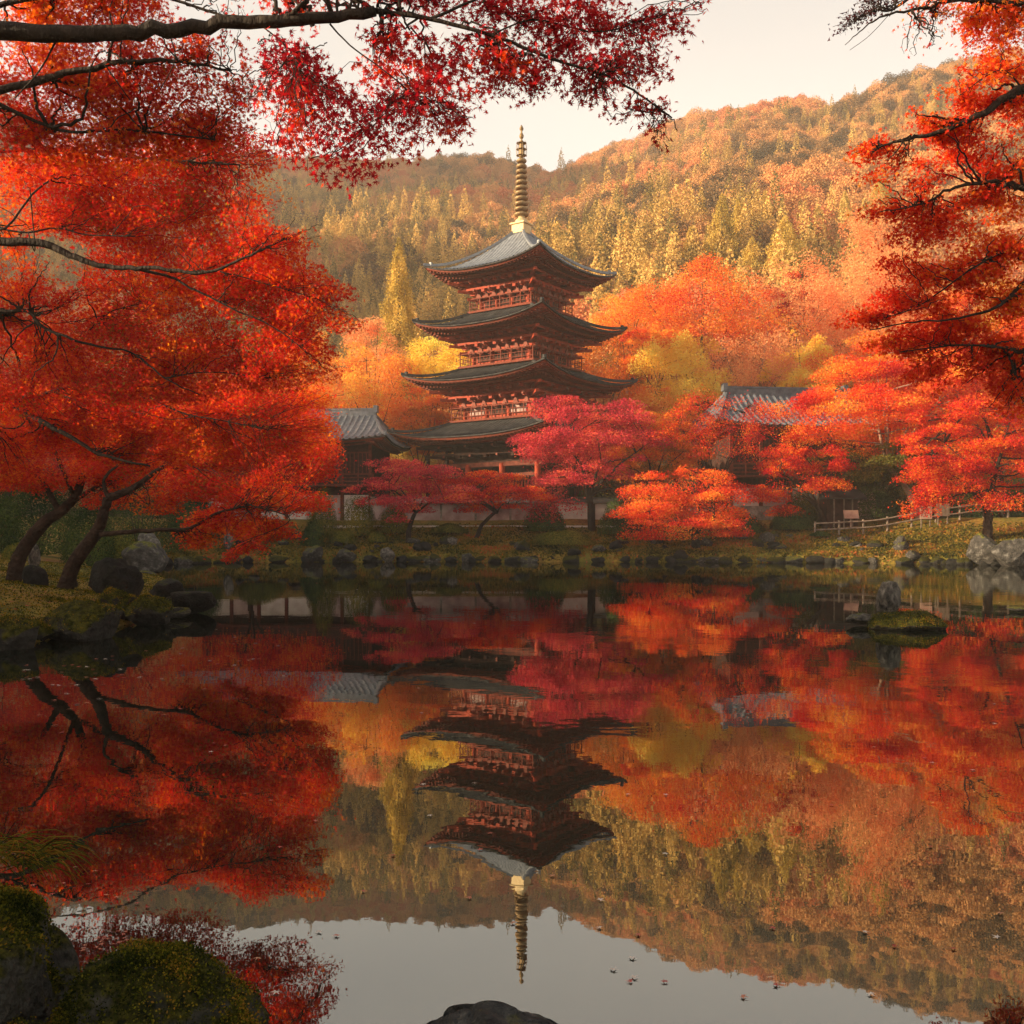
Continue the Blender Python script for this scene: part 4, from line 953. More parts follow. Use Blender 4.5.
for i, (lab, px, py, D, w_, h_, mt) in enumerate([
  ('rust orange maple behind the crimson maple, against the left end of the right hall', 630, 462, 76, 60, 60, 'leaf_mixed'),
  ('dark olive tree between the pagoda base and the right hall', 612, 485, 79, 70, 60, 'leaf_olive'),
  ('amber tree showing above the eave at the left end of the right hall', 655, 415, 84, 70, 60, 'leaf_orange'),
  ('red maple beyond the shed with its crown under the wide scarlet one', 930, 440, 74, 120, 80, 'leaf_mixed'),
  ('shaded rust maple behind the right notice boards', 950, 480, 75, 130, 70, 'leaf_olive'),
  ('orange maple on the slope above the right end of the hall roof', 860, 380, 84, 120, 80, 'leaf_vermilion'),
  ('orange tree on the slope over the shed', 930, 385, 88, 120, 90, 'leaf_orange'),
  ('dusky red tree behind the silvery hall, left of its roof', 290, 440, 86, 90, 90, 'leaf_vermilion'),
  ('olive tree behind the left hall by the pagoda corner', 420, 430, 88, 60, 50, 'leaf_mixed'),
  ('warm yellow tree rising behind the wide scarlet maple', 820, 400, 86, 70, 70, 'leaf_yellow')]):
    T('broadleaf_tree', lab, 'tree', px, py, D, w_, h_, mt, nleaf=11000, lsize=.18, npads=16, trunk_r=.16, seed=160 + i, flat=.4)
# evergreens and clipped shrubs
def shrub(label, px, py, D, wpx, hpx, mat='leaf_olive', n=3500, ls=.12, seed=1, name='shrub', group=None, cat='shrub'):
    c = at(px, py, D); x, y = c.x, D; z0 = anyz(x, y); r = np.random.default_rng(seed)
    wx = wpx * D / F / 2; h = max(c.z + hpx * D / F / 2 - z0, .3)
    root = empty(name, (x, y, z0)); tag(root, label, cat, group)
    nz = Noise(seed, 2.2 / max(wx, .5), 3); d = r.normal(size=(n, 3)); d /= np.linalg.norm(d, axis=1, keepdims=True); d[:, 2] = np.abs(d[:, 2])
    k = (1 + .22 * nz(d * wx)) * r.uniform(.62, 1.04, n) ** .6
    P = d * k[:, None] * np.array((wx, wx * .85, h)); P[:, 2] += .05
    leaves('foliage', P, ls, KITE, M[mat], root, up=d, ub=.45, seed=seed)
    mb = MB()
    for q in range(5):
        e = ball(r, 1)[0] * np.array((wx, wx, h)) * .7; e[2] = abs(e[2]) + h * .3
        limb(mb, [(e[0] * .1, e[1] * .1, -.1), e * .5, e], .05, .012, 3, .01, 5, r)
    mb.build('stem', M['bark'], root); return root
for i, a_ in enumerate([
 ('rounded yellow green shrub at the left end of the pale wall', 360, 515, 66, 38, 32, 'leaf_olive'),
 ('dark green rounded shrub beside the red foreground boughs', 322, 512, 66, 34, 36, 'leaf_olive'),
 ('small pruned pine shaped shrub above the far left waterline', 311, 535, 63, 26, 26, 'leaf_green'),
 ('low olive bush on the far bank behind the grey standing stone', 342, 540, 64, 28, 20, 'leaf_olive'),
 ('small tufted green shrub in the middle of the far bank', 378, 540, 64.5, 20, 14, 'leaf_olive'),
 ('spreading dark shrub on the far bank left of the low vermilion maple', 560, 541, 63.5, 70, 18, 'leaf_olive'),
 ('wide clipped dark evergreen shrub right of the low vermilion maple', 735, 522, 66, 70, 26, 'leaf_green'),
 ('dark pointed evergreen shrub in front of the grey stone wall', 790, 522, 65.5, 52, 34, 'leaf_green'),
 ('low green bush in front of the pale wall right of the small rose maple', 450, 533, 67, 40, 20, 'leaf_olive'),
 ('dark green bush against the wall under the crimson maple', 545, 522, 67.5, 46, 30, 'leaf_green'),
 ('dark bush between the crimson maple trunk and the low vermilion maple', 622, 520, 66, 50, 40, 'leaf_green'),
 ('olive bush at the wall left of the small rose maple', 395, 520, 67, 34, 26, 'leaf_olive'),
 ('dark ferny bush below the amber maple', 655, 505, 68, 60, 44, 'leaf_green'),
 ('green bush on the bank top left of the shed', 806, 512, 67.5, 40, 34, 'leaf_olive'),
 ('small dark shrub at the left end of the rail fence', 822, 543, 63.5, 22, 12, 'leaf_green'),
 ('tall dark evergreen mass right of the shed', 876, 502, 67.5, 70, 56, 'leaf_green'),
 ('dark evergreen bush behind the notice boards', 925, 515, 68, 60, 44, 'leaf_green'),
 ('dark evergreen bush behind the paired trunks at the right edge', 1000, 512, 66, 90, 50, 'leaf_green'),
 ('dim olive bush on the far shore behind the white stone post', 262, 535, 63.5, 50, 30, 'leaf_olive'),
 ('dark evergreen clump on the far left shore', 195, 520, 63, 60, 56, 'leaf_green'),
 ('clipped low azalea mound on the left bank behind the inlet boulder', 112, 548, 42, 74, 26, 'leaf_olive'),
 ('dark bushy evergreen between the two left trunks', 88, 535, 40, 60, 60, 'leaf_green'),
 ('tall dark evergreen behind the far left trunk', 38, 512, 44, 90, 100, 'leaf_green'),
 ('dense dark evergreen at the left picture edge', -20, 520, 36, 90, 110, 'leaf_green'),
 ('dark evergreen tree mass in the left distance under the maples', 140, 505, 56, 90, 80, 'leaf_green'),
 ('low bright mossy azalea hump near the upright stone marker', 20, 553, 32, 36, 14, 'leaf_olive'),
 ]):
    big = a_[4] * a_[5] / F * a_[3] / F * a_[3]
    shrub(*a_[:6], mat=a_[6], n=int(min(14000, 1400 + 900 * big)), ls=.10 + .0007 * a_[3], seed=200 + i)

# tufts of grass, moss and fallen leaves over both banks
r = np.random.default_rng(88)
def cover(n, x0, x1, y0, y1, smin, smax, maxsd):
    x = r.uniform(x0, x1, n); y = r.uniform(y0, y1, n); s_ = pond_sd(x, y); k = (s_ > -.12) & (s_ < maxsd) & (r.uniform(0, 1, n) < np.clip(1.1 - s_ / maxsd, .15, 1))
    x, y = x[k], y[k]; return np.stack([x, y, ground_z(x, y) + .02], 1)
P_ = cover(150000, -24, 34, 54, 70, .1, .2, 8); leaves('bank_grass', P_, .27, KITE, M['cover'], None, ub=.1, tip=(0, 0, 1), tb=.9, seed=5)
tag(bpy.data.objects['bank_grass'], 'olive and rusty grass tufts and moss on the far bank', 'grass', kind='stuff')
P_ = cover(160000, -16, -5, 13, 40, .1, .2, 9); leaves('moss_carpet', P_, .055, KITE, M['moss'], None, ub=.1, tip=(0, 0, 1), tb=.7, seed=6)
tag(bpy.data.objects['moss_carpet'], 'moss and short grass carpet of the left bank', 'moss', kind='stuff')
# ------------------------------------------------------------------ conifers and the wooded hills
conifer('conifer', 'tall pointed golden green cedar rising alone left of the pagoda', at(399, 0, 104).x, 104, at(0, 246, 104).z - hz(at(399, 0, 104).x, 104), 4.2, seed=301, n=60000, ls=.34, mat='conifer_gold')
protoC = conifer('conifer', 'full golden cedar with a blunt top above the red orange fan shaped maple', at(785, 0, 140).x, 140, at(0, 212, 140).z - hz(at(785, 0, 140).x, 140), 6.0, seed=302, n=34000, ls=.42, mat='conifer_gold')
protoD = conifer('conifer', 'slim pale gold cedar highest of the row right of the pagoda spire', at(722, 0, 150).x, 150, at(0, 190, 150).z - hz(at(722, 0, 150).x, 150), 4.4, seed=303, n=26000, ls=.42, mat='conifer_gold')
def kids(o): return [c_ for c_ in o.children]
for i, (px, top, D, lab) in enumerate([
  (640, 252, 150, 'dark slender cedar nearest the pagoda on its right'), (655, 262, 145, 'short cedar beside the slender one right of the pagoda'),
  (690, 226, 155, 'narrow cedar in the shaded hollow right of the pagoda'), (706, 240, 148, 'stout shaded cedar in the hollow'),
  (738, 198, 158, 'golden cedar just right of the highest pale one'), (752, 236, 142, 'small cedar in front of the golden pair'),
  (716, 258, 138, 'low rounded cedar at the lower end of the cedar row'), (668, 250, 160, 'dim cedar at the left of the shaded hollow'),
  (765, 190, 165, 'tall amber cedar behind the full golden one'), (818, 205, 160, 'amber cedar above the glowing salmon tree'),
  (845, 190, 165, 'broad amber cedar on the slope above the glowing salmon tree'), (880, 175, 170, 'amber cedar behind the right foreground leaves'),
  (592, 282, 150, 'small reddish conifer just right of the top pagoda roof'), (610, 292, 145, 'tiny pointed conifer right of the second pagoda roof'),
  (920, 200, 165, 'tall cedar hidden behind the right foreground maple'), (960, 190, 170, 'tall cedar far behind the right foreground maple')]):
    x = at(px, 0, D).x; g = hz(x, D); h = at(0, top, D).z - g
    src = protoC if i % 2 else protoD; root = empty('conifer', (x, D, g - .3), i * 1.3); tag(root, lab, 'conifer', 'cedars on the lower slope')
    base_h = 14.0
    sh = src['h'] if 'h' in src else None
    for s_ in kids(src):
        o = s_.copy(); C.objects.link(o); o.parent = root
    hh = max(v.co.z for v in list(src.children[0].data.vertices)[:4000:4]) 
    sc_ = max(h, 5) / hh; root.scale = (min(sc_, 1.1) * .9, min(sc_, 1.1) * .9, sc_)

def hill_crown(seed, rx, h, n, ls):
    r = np.random.default_rng(seed); d = r.normal(size=(n, 3)); d /= np.linalg.norm(d, axis=1, keepdims=True)
    nz = Noise(seed, 2.6, 2); d[:, 2] = np.where(d[:, 2] < -.3, -d[:, 2], d[:, 2])
    k = (1 + .28 * nz(d)) * r.uniform(.7, 1.03, n)
    P = d * k[:, None] * np.array((rx, rx, h * .5)); P[:, 2] += h * .55; return P, d
srcs = []
spots = [(660, 300, 128), (742, 292, 128), (835, 250, 132), (590, 320, 128), (900, 240, 140)]
labs = ['rounded golden brown tree at the foot of the wooded slope, left of the cedar row', 'rounded amber tree low on the slope between cedars', 'rounded ochre tree on the slope above the glowing salmon tree', 'dim rounded tree at the foot of the slope behind the pagoda', 'ochre slope tree behind the right foreground leaves']
for i, (px, py, D) in enumerate(spots):
    x = at(px, 0, D).x; root = empty('hillside_tree', (x, D, hz(x, D) - .5)); tag(root, labs[i], 'tree')
    if i < 4: P_, d_ = hill_crown(400 + i, 2.7 + .5 * (i % 3), 6.5 + i * .9, 1800, .62)
    else:
        rq = np.random.default_rng(410); t_ = 1 - np.sqrt(rq.uniform(0, 1, 1800)); a_ = rq.uniform(0, 6.283, 1800); q_ = 2.5 * (1 - t_) ** .9 * (1 + .18 * np.sin(t_ * 40)) * rq.uniform(.6, 1.05, 1800)
        P_ = np.stack([q_ * np.cos(a_), q_ * np.sin(a_), .6 + t_ * 13], 1); d_ = np.stack([np.cos(a_), np.sin(a_), a_ * 0 + .5], 1)
    srcs.append(leaves('crown', P_, .56, KITE, M['hillwood' if i < 4 else 'conifer'], root, up=d_, ub=.4, seed=i))
    mb = MB(); mb.tube([(0, 0, -.5), (0, 0, 2.), (0, 0, 4.5)], [.22, .17, .1], 6); mb.build('trunk', M['bark_brown'], root)
r = np.random.default_rng(77)
n = 36000
D_ = np.sqrt(r.uniform(112 ** 2, 545 ** 2, n)); pxs = r.uniform(-160, 1190, n); X = (pxs - 512) * D_ / F; Y = D_
Z = hill_z(X[None], Y[None])[0]
ok = (Z > 3.5); X, Y, Z = X[ok], Y[ok], Z[ok]
# keep what faces the pond: drop trees well behind a crest
e = hill_z((X * .94)[None], (Y * .94)[None])[0] / np.maximum(Y * .94, 1); q = Z / Y; ok = q + 10 / Y > e * .97; X, Y, Z = X[ok], Y[ok], Z[ok]
me = bpy.data.meshes.new('hill_forest'); me.vertices.add(len(X)); me.vertices.foreach_set('co', np.stack([X, Y, Z - .8], 1).astype(np.float32).ravel())
at1 = me.attributes.new('tree_scale', 'FLOAT', 'POINT'); at1.data.foreach_set('value', (r.uniform(.5, 1.3, len(X)) * (1 + .22 * hn(np.stack([X, Y, X * 0], 1)))).astype(np.float32))
at2 = me.attributes.new('tree_turn', 'FLOAT', 'POINT'); at2.data.foreach_set('value', r.uniform(0, 6.28, len(X)).astype(np.float32))
cn = Noise(21, .03, 2); ci = cn(np.stack([X, Y, X * 0], 1)); idx = r.integers(0, 4, len(X)); idx = np.where((ci + r.normal(size=len(X)) * .35) > .85, 4, idx)
at3 = me.attributes.new('tree_kind', 'INT', 'POINT'); at3.data.foreach_set('value', idx.astype(np.int32))
fo = bpy.data.objects.new('hill_forest', me); C.objects.link(fo); tag(fo, 'autumn forest in gold, brown and green covering the hazy hills behind the temple', 'forest', kind='stuff')
ng = bpy.data.node_groups.new('forest_scatter', 'GeometryNodeTree')
ng.interface.new_socket('Geometry', in_out='INPUT', socket_type='NodeSocketGeometry'); ng.interface.new_socket('Geometry', in_out='OUTPUT', socket_type='NodeSocketGeometry')
gi = ng.nodes.new('NodeGroupInput'); go = ng.nodes.new('NodeGroupOutput'); iop = ng.nodes.new('GeometryNodeInstanceOnPoints'); jo = ng.nodes.new('GeometryNodeJoinGeometry')
for s_ in reversed(srcs):
    oi = ng.nodes.new('GeometryNodeObjectInfo'); oi.inputs['Object'].default_value = s_; oi.inputs['As Instance'].default_value = True
    ng.links.new(oi.outputs['Geometry'], jo.inputs[0])
def named(nm, ty):
    a_ = ng.nodes.new('GeometryNodeInputNamedAttribute'); a_.data_type = ty; a_.inputs['Name'].default_value = nm; return a_.outputs[0]
cx = ng.nodes.new('ShaderNodeCombineXYZ'); ng.links.new(named('tree_turn', 'FLOAT'), cx.inputs[2])
ng.links.new(gi.outputs[0], iop.inputs['Points']); ng.links.new(jo.outputs[0], iop.inputs['Instance']); iop.inputs['Pick Instance'].default_value = True
ng.links.new(named('tree_kind', 'INT'), iop.inputs['Instance Index']); ng.links.new(cx.outputs[0], iop.inputs['Rotation']); ng.links.new(named('tree_scale', 'FLOAT'), iop.inputs['Scale'])
ng.links.new(iop.outputs[0], go.inputs[0])
md = fo.modifiers.new('forest', 'NODES'); md.node_group = ng
print('forest', len(X))

# ------------------------------------------------------------------ near maples
def near_maple(name, label, foot, branches, pads, mat, lsize, tmpl, nleaf, bark='bark', seed=1, ub=.6, tipb=.5, twig_frac=.65, dens=None, trunk=None, rs=.5, pwr=.5):
    """branches: list of (points, r0, r1); pads: (centre, (rx,ry,rz), weight); twigs run from the nearest bough into each pad"""
    r = np.random.default_rng(seed); foot = np.array(foot, float)
    root = empty(name, tuple(foot)); tag(root, label, 'tree')
    mb = MB(); bp = []; br = []
    for P_, r0, r1 in branches:
        P_ = [np.array(p, float) - foot for p in P_]
        c_ = limb(mb, P_, r0 * rs, r1 * .8, 6, min(r0 * rs, .05) * .12, 8, r, pwr); bp.append(c_[1:]); br.append((r0 * rs + (r1 * .8 - r0 * rs) * np.linspace(0, 1, len(c_)) ** pwr)[1:])
    bp = np.concatenate(bp); br = np.concatenate(br)
    wts = np.array([p[1][0] * max(p[1][1], p[1][2]) * (p[2] if len(p) > 2 else 1) for p in pads]); cnt = (wts / wts.sum() * nleaf).astype(int)
    pts = []; gap = Noise(seed + 9, 3.2, 2)
    for (p, n_) in zip(pads, cnt):
        c_ = np.array(p[0], float) - foot; rad = np.array(p[1]); 
        dd = np.linalg.norm(bp - c_, axis=1); order = np.argsort(dd)[:6]
        tw = []
        for k in range(2):      # a slim bough along the near side of each spray
            a = bp[order[r.integers(0, len(order))]]; e = c_ + np.array((r.uniform(-.9, .9) * rad[0], -rad[1] * r.uniform(.85, 1.1), r.uniform(-.5, .5) * rad[2])); L_ = np.linalg.norm(e - a)
            if L_ < 3.5 * max(rad[0], .4):
                q = curve_pts([a, a + (e - a) * .35 + r.normal(size=3) * .06 * L_, a + (e - a) * .7 + r.normal(size=3) * .05 * L_, e], 5, .008, r); mb.tube(q, np.linspace(min(.016, br[order[0]] * .7), .003, len(q)), 5)
        nt_ = max(4, int(5 + rad[0] * 7))
        for k in range(nt_):
            a = bp[order[r.integers(0, len(order))]]; ra = br[order[0]]
            e = c_ + ball(r, 1)[0] * rad; m_ = (a + e) / 2 + r.normal(size=3) * .05 * np.linalg.norm(e - a)
            q = curve_pts([a, m_, e], 6, .012, r); r0 = min(ra * .5, .010 + .006 * np.linalg.norm(e - a)); mb.tube(q, np.linspace(r0, .0022, len(q)), 5)
            tw.append(q[len(q) // 3:])
            for _ in range(3):
                b0 = q[r.integers(3, len(q) - 1)]; e2 = b0 + (e - a) * r.uniform(.15, .35) + r.normal(size=3) * .16 * rad.mean()
                q2 = curve_pts([b0, (b0 + e2) / 2 + r.normal(size=3) * .02, e2], 4, .006, r); mb.tube(q2, np.linspace(r0 * .4, .0015, len(q2)), 4); tw.append(q2)
        tw = np.concatenate(tw); n1 = int(n_ * twig_frac)
        t_ = tw[r.integers(0, len(tw), n1)] + r.normal(size=(n1, 3)) * np.array((.10, .10, .055)) * (rad.mean() ** .5)
        pts.append(t_); b_ = pad_points(r, c_, rad, n_ - n1, .25, gap, -.15, 0); pts.append(b_)
    P_ = np.concatenate(pts)
    if dens is not None: P_ = P_[dens(P_ + foot)]
    leaves('crown', P_, lsize, tmpl, M[mat], root, ub=ub, tip=(0, 0, -1), tb=tipb, seed=seed)
    mb.build('trunk', M[bark], root, True)
    return root
A = lambda px, py, D: tuple(at(px, py, D))
# overhanging bough across the top of the picture
foot = (-5.6, 4.2, gz(-5.6, 4.2) - .2)
B = [([foot, (-5.5, 4.4, 2.2), (-4.6, 4.9, 4.0), A(-60, 30, 5.3), A(60, 34, 5.4), A(140, 33, 5.5), A(220, 24, 5.5), A(300, 19, 5.5), A(375, 11, 5.6)], .17, .036),
     ([A(375, 11, 5.6), A(430, 19, 5.6), A(500, 38, 5.6), A(560, 62, 5.7), A(600, 72, 5.7), A(640, 95, 5.8), A(672, 118, 5.8)], .034, .006),
     ([A(430, 19, 5.6), A(470, 2, 5.6), A(540, -30, 5.6)], .02, .008), ([A(490, 35, 5.6), A(535, 20, 5.7), A(600, 32, 5.9), A(660, 15, 6)], .012, .004),
     ([A(260, 24, 5.5), A(290, 50, 5.4), A(300, 72, 5.3)], .010, .004), ([A(330, 24, 5.5), A(350, 45, 5.5), A(390, 75, 5.5), A(425, 105, 5.5)], .012, .004),
     ([A(60, 33, 5.4), A(40, 70, 5.5), A(15, 98, 5.7)], .012, .005), ([A(105, 65, 5.7), A(130, 100, 5.9)], .008, .004), ([A(-60, 30, 5.3), A(-90, -60, 5.2), A(40, -120, 5.4), A(250, -140, 5.5)], .06, .02),
     ([A(170, 35, 5.5), A(175, 60, 5.6), A(160, 90, 5.8)], .008, .003), ([(-4.6, 4.9, 4.0), (-5.2, 4.2, 5.2), (-5.5, 2.5, 6.2)], .12, .04)]
pads = []
def pd(px, py, D, wpx, hpx, dep=None, w_=1.0):
    dp = dep or min(wpx * D / F / 2.6, .7); pads.append((A(px, py, D + dp * .8), (wpx * D / F / 2, dp, hpx * D / F / 2), w_))
for a_ in [(290, 70, 5.4, 110, 60), (330, 110, 5.4, 120, 60), (300, 145, 5.3, 70, 40, None, .8), (345, 160, 5.3, 80, 50), (385, 130, 5.4, 90, 60), (430, 100, 5.5, 90, 60), (400, 60, 5.6, 110, 60),
           (455, 125, 5.5, 60, 34, None, .7), (470, 60, 5.6, 100, 50), (520, 75, 5.6, 90, 36), (550, 40, 5.7, 100, 60), (600, 70, 5.7, 90, 60), (640, 60, 5.8, 70, 50), (600, 105, 5.7, 60, 30, None, .6), (635, 118, 5.8, 60, 34),
           (665, 135, 5.8, 50, 24, None, .7), (655, 25, 5.9, 80, 40, None, .7), (585, 10, 5.8, 100, 50), (500, 0, 5.6, 100, 50), (400, -10, 5.6, 110, 40), (300, -10, 5.5, 110, 40), (690, 8, 6, 40, 20, None, .4),
           (255, 95, 5.4, 30, 30, None, .4), (500, -60, 5.6, 200, 70, None, .5), (330, -70, 5.5, 200, 70, None, .5)]: pd(*a_)
near_maple('maple_tree', 'overhanging maple whose dark bough crosses the top with small star shaped red leaves', foot, B, pads, 'leaf_overhead', .068, LEAF7, 14500, seed=501, ub=.2, tipb=.5, twig_frac=.42)
# orange foliage of the same side, top left
pads = []; foot = (-7.6, 7.2, gz(-7.6, 7.2) - .2)
for a_ in [(30, 20, 7, 130, 70), (120, 15, 7, 130, 60), (200, 50, 7, 110, 60), (60, 75, 7.2, 150, 60), (150, 85, 7.2, 150, 60), (225, 95, 7.4, 80, 50), (30, 130, 7.5, 140, 70), (120, 135, 7.5, 150, 60), (205, 130, 7.6, 90, 44), (240, 5, 7, 50, 40, None, .4), (-80, 60, 7, 160, 160), (60, -60, 7, 300, 90, None, .6)]: pd(*a_)
B = [([foot, (-7.5, 7.2, 2.5), (-6.4, 7.3, 4.2), A(-120, 120, 7.3), A(-20, 95, 7.2), A(80, 70, 7.2), A(160, 60, 7.2), A(230, 70, 7.3)], .2, .01),
     ([(-6.4, 7.3, 4.2), A(-80, 40, 7), A(20, 0, 7), A(130, -10, 7), A(240, 20, 7)], .08, .01), ([A(-20, 95, 7.2), A(60, 130, 7.4), A(130, 130, 7.5), A(215, 140, 7.6)], .04, .008)]
near_maple('maple_tree', 'orange red maple filling the top left corner above the thick dark bough', foot, B, pads, 'leaf_left', .062, LEAF7, 42000, seed=502, ub=.4, twig_frac=.4)
# main left canopy
pads = []; foot = (-9.4, 11.0, gz(-9.4, 11) - .2)
for a_ in [(200, 150, 10.5, 150, 60), (255, 150, 10.6, 60, 40, None, .5), (120, 175, 10.8, 170, 70), (40, 190, 11, 150, 80), (215, 185, 10.8, 90, 50), (180, 215, 11, 170, 60), (90, 230, 11.2, 170, 60), (20, 250, 11.4, 120, 60),
           (245, 215, 10.6, 60, 40, None, .7), (265, 245, 10.6, 90, 40), (300, 232, 10.4, 70, 26, None, .45), (215, 250, 11, 130, 50), (150, 265, 11.2, 150, 50), (290, 275, 10.8, 100, 36), (330, 290, 10.8, 60, 22, None, .8), (240, 290, 11, 130, 46),
           (70, 285, 11.5, 160, 60), (170, 305, 11.4, 150, 50), (310, 310, 10.9, 80, 30), (345, 322, 10.8, 40, 20, None, .7), (265, 325, 11.2, 120, 44), (110, 335, 11.8, 170, 60), (20, 330, 12, 120, 60), (200, 345, 11.6, 150, 46), (300, 345, 11.2, 80, 36),
           (60, 380, 12, 150, 50), (160, 380, 12, 150, 46), (260, 370, 11.6, 120, 40), (320, 372, 11.6, 50, 24, None, .6), (-90, 250, 11.5, 200, 260), (0, 400, 12.2, 120, 50)]: pd(*a_)
B = [([foot, (-9.3, 11, 2.0), (-8.0, 11, 4.0), A(-90, 235, 11), A(0, 241, 11), A(45, 243, 11), A(75, 258, 11), A(110, 267, 11), A(150, 268, 10.9), A(205, 272, 10.8), A(250, 255, 10.6), A(285, 238, 10.5)], .24, .008),
     ([A(130, 267, 11), A(170, 277, 11), A(195, 290, 11), A(240, 312, 11), A(270, 325, 11), A(305, 350, 11)], .05, .006), ([A(170, 272, 10.9), A(220, 272, 10.9), A(270, 285, 10.9), A(320, 300, 10.9)], .025, .005),
     ([A(-80, 300, 11.6), A(0, 311, 11.6), A(27, 311, 11.6), A(45, 328, 11.6), A(90, 345, 11.6), A(130, 352, 11.6), A(165, 378, 11.6), A(200, 395, 11.8)], .08, .008),
     ([A(0, 230, 10.8), A(10, 224, 10.8), A(32, 195, 10.8), A(50, 180, 10.8)], .03, .012), ([A(-90, 235, 11), A(-60, 215, 11), A(20, 232, 11.1), A(55, 228, 11.1), A(90, 235, 11.1), A(135, 236, 11)], .04, .008),
     ([(-8.0, 11, 4.0), (-7.6, 11, 5.0), A(-60, 160, 10.8), A(60, 150, 10.8), A(160, 160, 10.7), A(240, 165, 10.6)], .14, .01),
     ([A(28, 232, 11), A(35, 250, 11), A(30, 190, 11)], .012, .008), ([A(165, 378, 11.8), A(210, 372, 11.8), A(270, 378, 11.7)], .02, .008), ([A(90, 330, 11.8), A(110, 312, 11.8), A(150, 302, 11.8)], .02, .006)]
near_maple('maple_tree', 'large red and orange maple crown over the left half with long dark horizontal boughs', foot, B, pads, 'leaf_left', .064, LEAF5, 150000, seed=503, ub=.3, tipb=.35, twig_frac=.3)
# the two leaning maples on the left bank and their low canopy
def bank_maple(label, foot_px, fy_, B, plist, nleaf, seed, mat='leaf_left'):
    global pads
    pads = []
    for a_ in plist: pd(*a_)
    fx = (foot_px - 512) * fy_ / F; ft = (fx, fy_, gz(fx, fy_) - .15)
    near_maple('maple_tree', label, ft, [([ft] + B[0][0], B[0][1], B[0][2])] + B[1:], pads, mat, .092, LEAF5, nleaf, seed=seed, ub=.8, tipb=.3, twig_frac=.35, bark='bark_brown', rs=.75, pwr=.8)
bank_maple('leaning maple on the left bank with its bough reaching right low over the water', 62, 20,
  [([A(75, 562, 20), A(95, 535, 20), A(103, 515, 20), A(108, 498, 20)], .23, .11), ([A(108, 498, 20), A(130, 490, 20), A(150, 476, 20), A(175, 458, 20), A(190, 440, 20)], .13, .02), ([A(97, 535, 20), A(125, 532, 19.5), A(160, 530, 19), A(190, 528, 19), A(215, 514, 19), A(250, 505, 19)], .08, .02),
   ([A(108, 498, 20), A(104, 480, 20), A(118, 465, 20), A(135, 455, 20)], .06, .02), ([A(250, 505, 19), A(290, 520, 18.6), A(235, 545, 18.5)], .02, .008)],
  [(150, 455, 20, 180, 44), (240, 450, 20, 150, 44), (290, 465, 20, 100, 36), (200, 485, 19.5, 130, 34), (270, 495, 19.2, 120, 34), (305, 500, 19, 60, 26), (225, 520, 19, 90, 28), (265, 530, 18.8, 70, 22), (250, 548, 18.6, 40, 14, None, 1.2), (232, 556, 18.4, 22, 14, None, 1.2), (195, 540, 19, 60, 18, None, .5),
   (320, 450, 20, 60, 34), (215, 425, 20.5, 160, 40), (300, 425, 20.5, 90, 40), (150, 505, 19.6, 70, 20, None, .5)], 74000, 601)
bank_maple('far left leaning maple with a reddish brown trunk and red crown', 12, 22,
  [([A(20, 555, 22), A(42, 525, 22), A(60, 512, 22), A(75, 498, 22)], .25, .12), ([A(75, 498, 22), A(85, 470, 22), A(80, 455, 22), A(90, 440, 22)], .14, .04), ([A(75, 500, 22), A(100, 485, 22), A(125, 478, 22), A(140, 470, 22)], .08, .02), ([A(60, 512, 22), A(40, 480, 22), A(10, 465, 22), A(-20, 450, 22)], .1, .03),
   ([A(75, 498, 22), A(40, 425, 21), A(0, 412, 21)], .06, .03)],
  [(60, 430, 21.5, 150, 50), (0, 440, 21.5, 120, 60), (120, 430, 21.5, 120, 44), (100, 470, 21.5, 120, 34), (20, 475, 21.5, 110, 34), (60, 400, 21.8, 160, 44), (150, 400, 21.8, 140, 44), (110, 500, 21.5, 60, 20, None, .7), (230, 395, 21.5, 120, 40), (-80, 430, 21.5, 120, 100), (290, 400, 21, 70, 40)], 68000, 602, 'leaf_left')
# lower tier of crown bridging both, from a tree out of the picture on the left
pads = []; foot = (-12.5, 15.5, gz(-12.5, 15.5) - .2)
for a_ in [(30, 400, 15, 150, 50), (110, 405, 15, 150, 50), (190, 415, 15, 140, 44), (260, 400, 15, 110, 40), (310, 395, 15, 50, 26), (60, 440, 15.5, 140, 36), (140, 445, 15.5, 130, 36), (220, 452, 15.3, 120, 34), (285, 440, 15.2, 80, 34), (0, 470, 15.5, 80, 26), (270, 478, 15, 60, 22, None, .6), (-80, 420, 15, 140, 90), (315, 425, 15.1, 36, 20, None, .8)]: pd(*a_)
B = [([foot, (-12.3, 15.5, 2.), (-10, 15.4, 3.4), A(-80, 400, 15), A(0, 408, 15), A(30, 416, 15), A(75, 440, 15), A(105, 456, 15), A(150, 466, 15)], .26, .02),
     ([A(-40, 420, 15), A(20, 401, 15), A(45, 372, 15), A(80, 373, 14.8), A(125, 385, 14.6), A(150, 402, 14.6)], .08, .01), ([A(30, 401, 15), A(50, 392, 15), A(75, 385, 15)], .05, .03), ([A(125, 385, 14.7), A(180, 412, 14.8), A(220, 420, 14.8), A(268, 430, 14.8)], .03, .008), ([A(-80, 400, 15), A(-20, 345, 15), A(10, 325, 14.6), A(18, 320, 14.6)], .06, .02)]
near_maple('maple_tree', 'red maple rooted beyond the left edge with a low forking bough across the middle left', foot, B, pads, 'leaf_left', .07, LEAF5, 80000, seed=504, ub=.8, tipb=.3, twig_frac=.4)
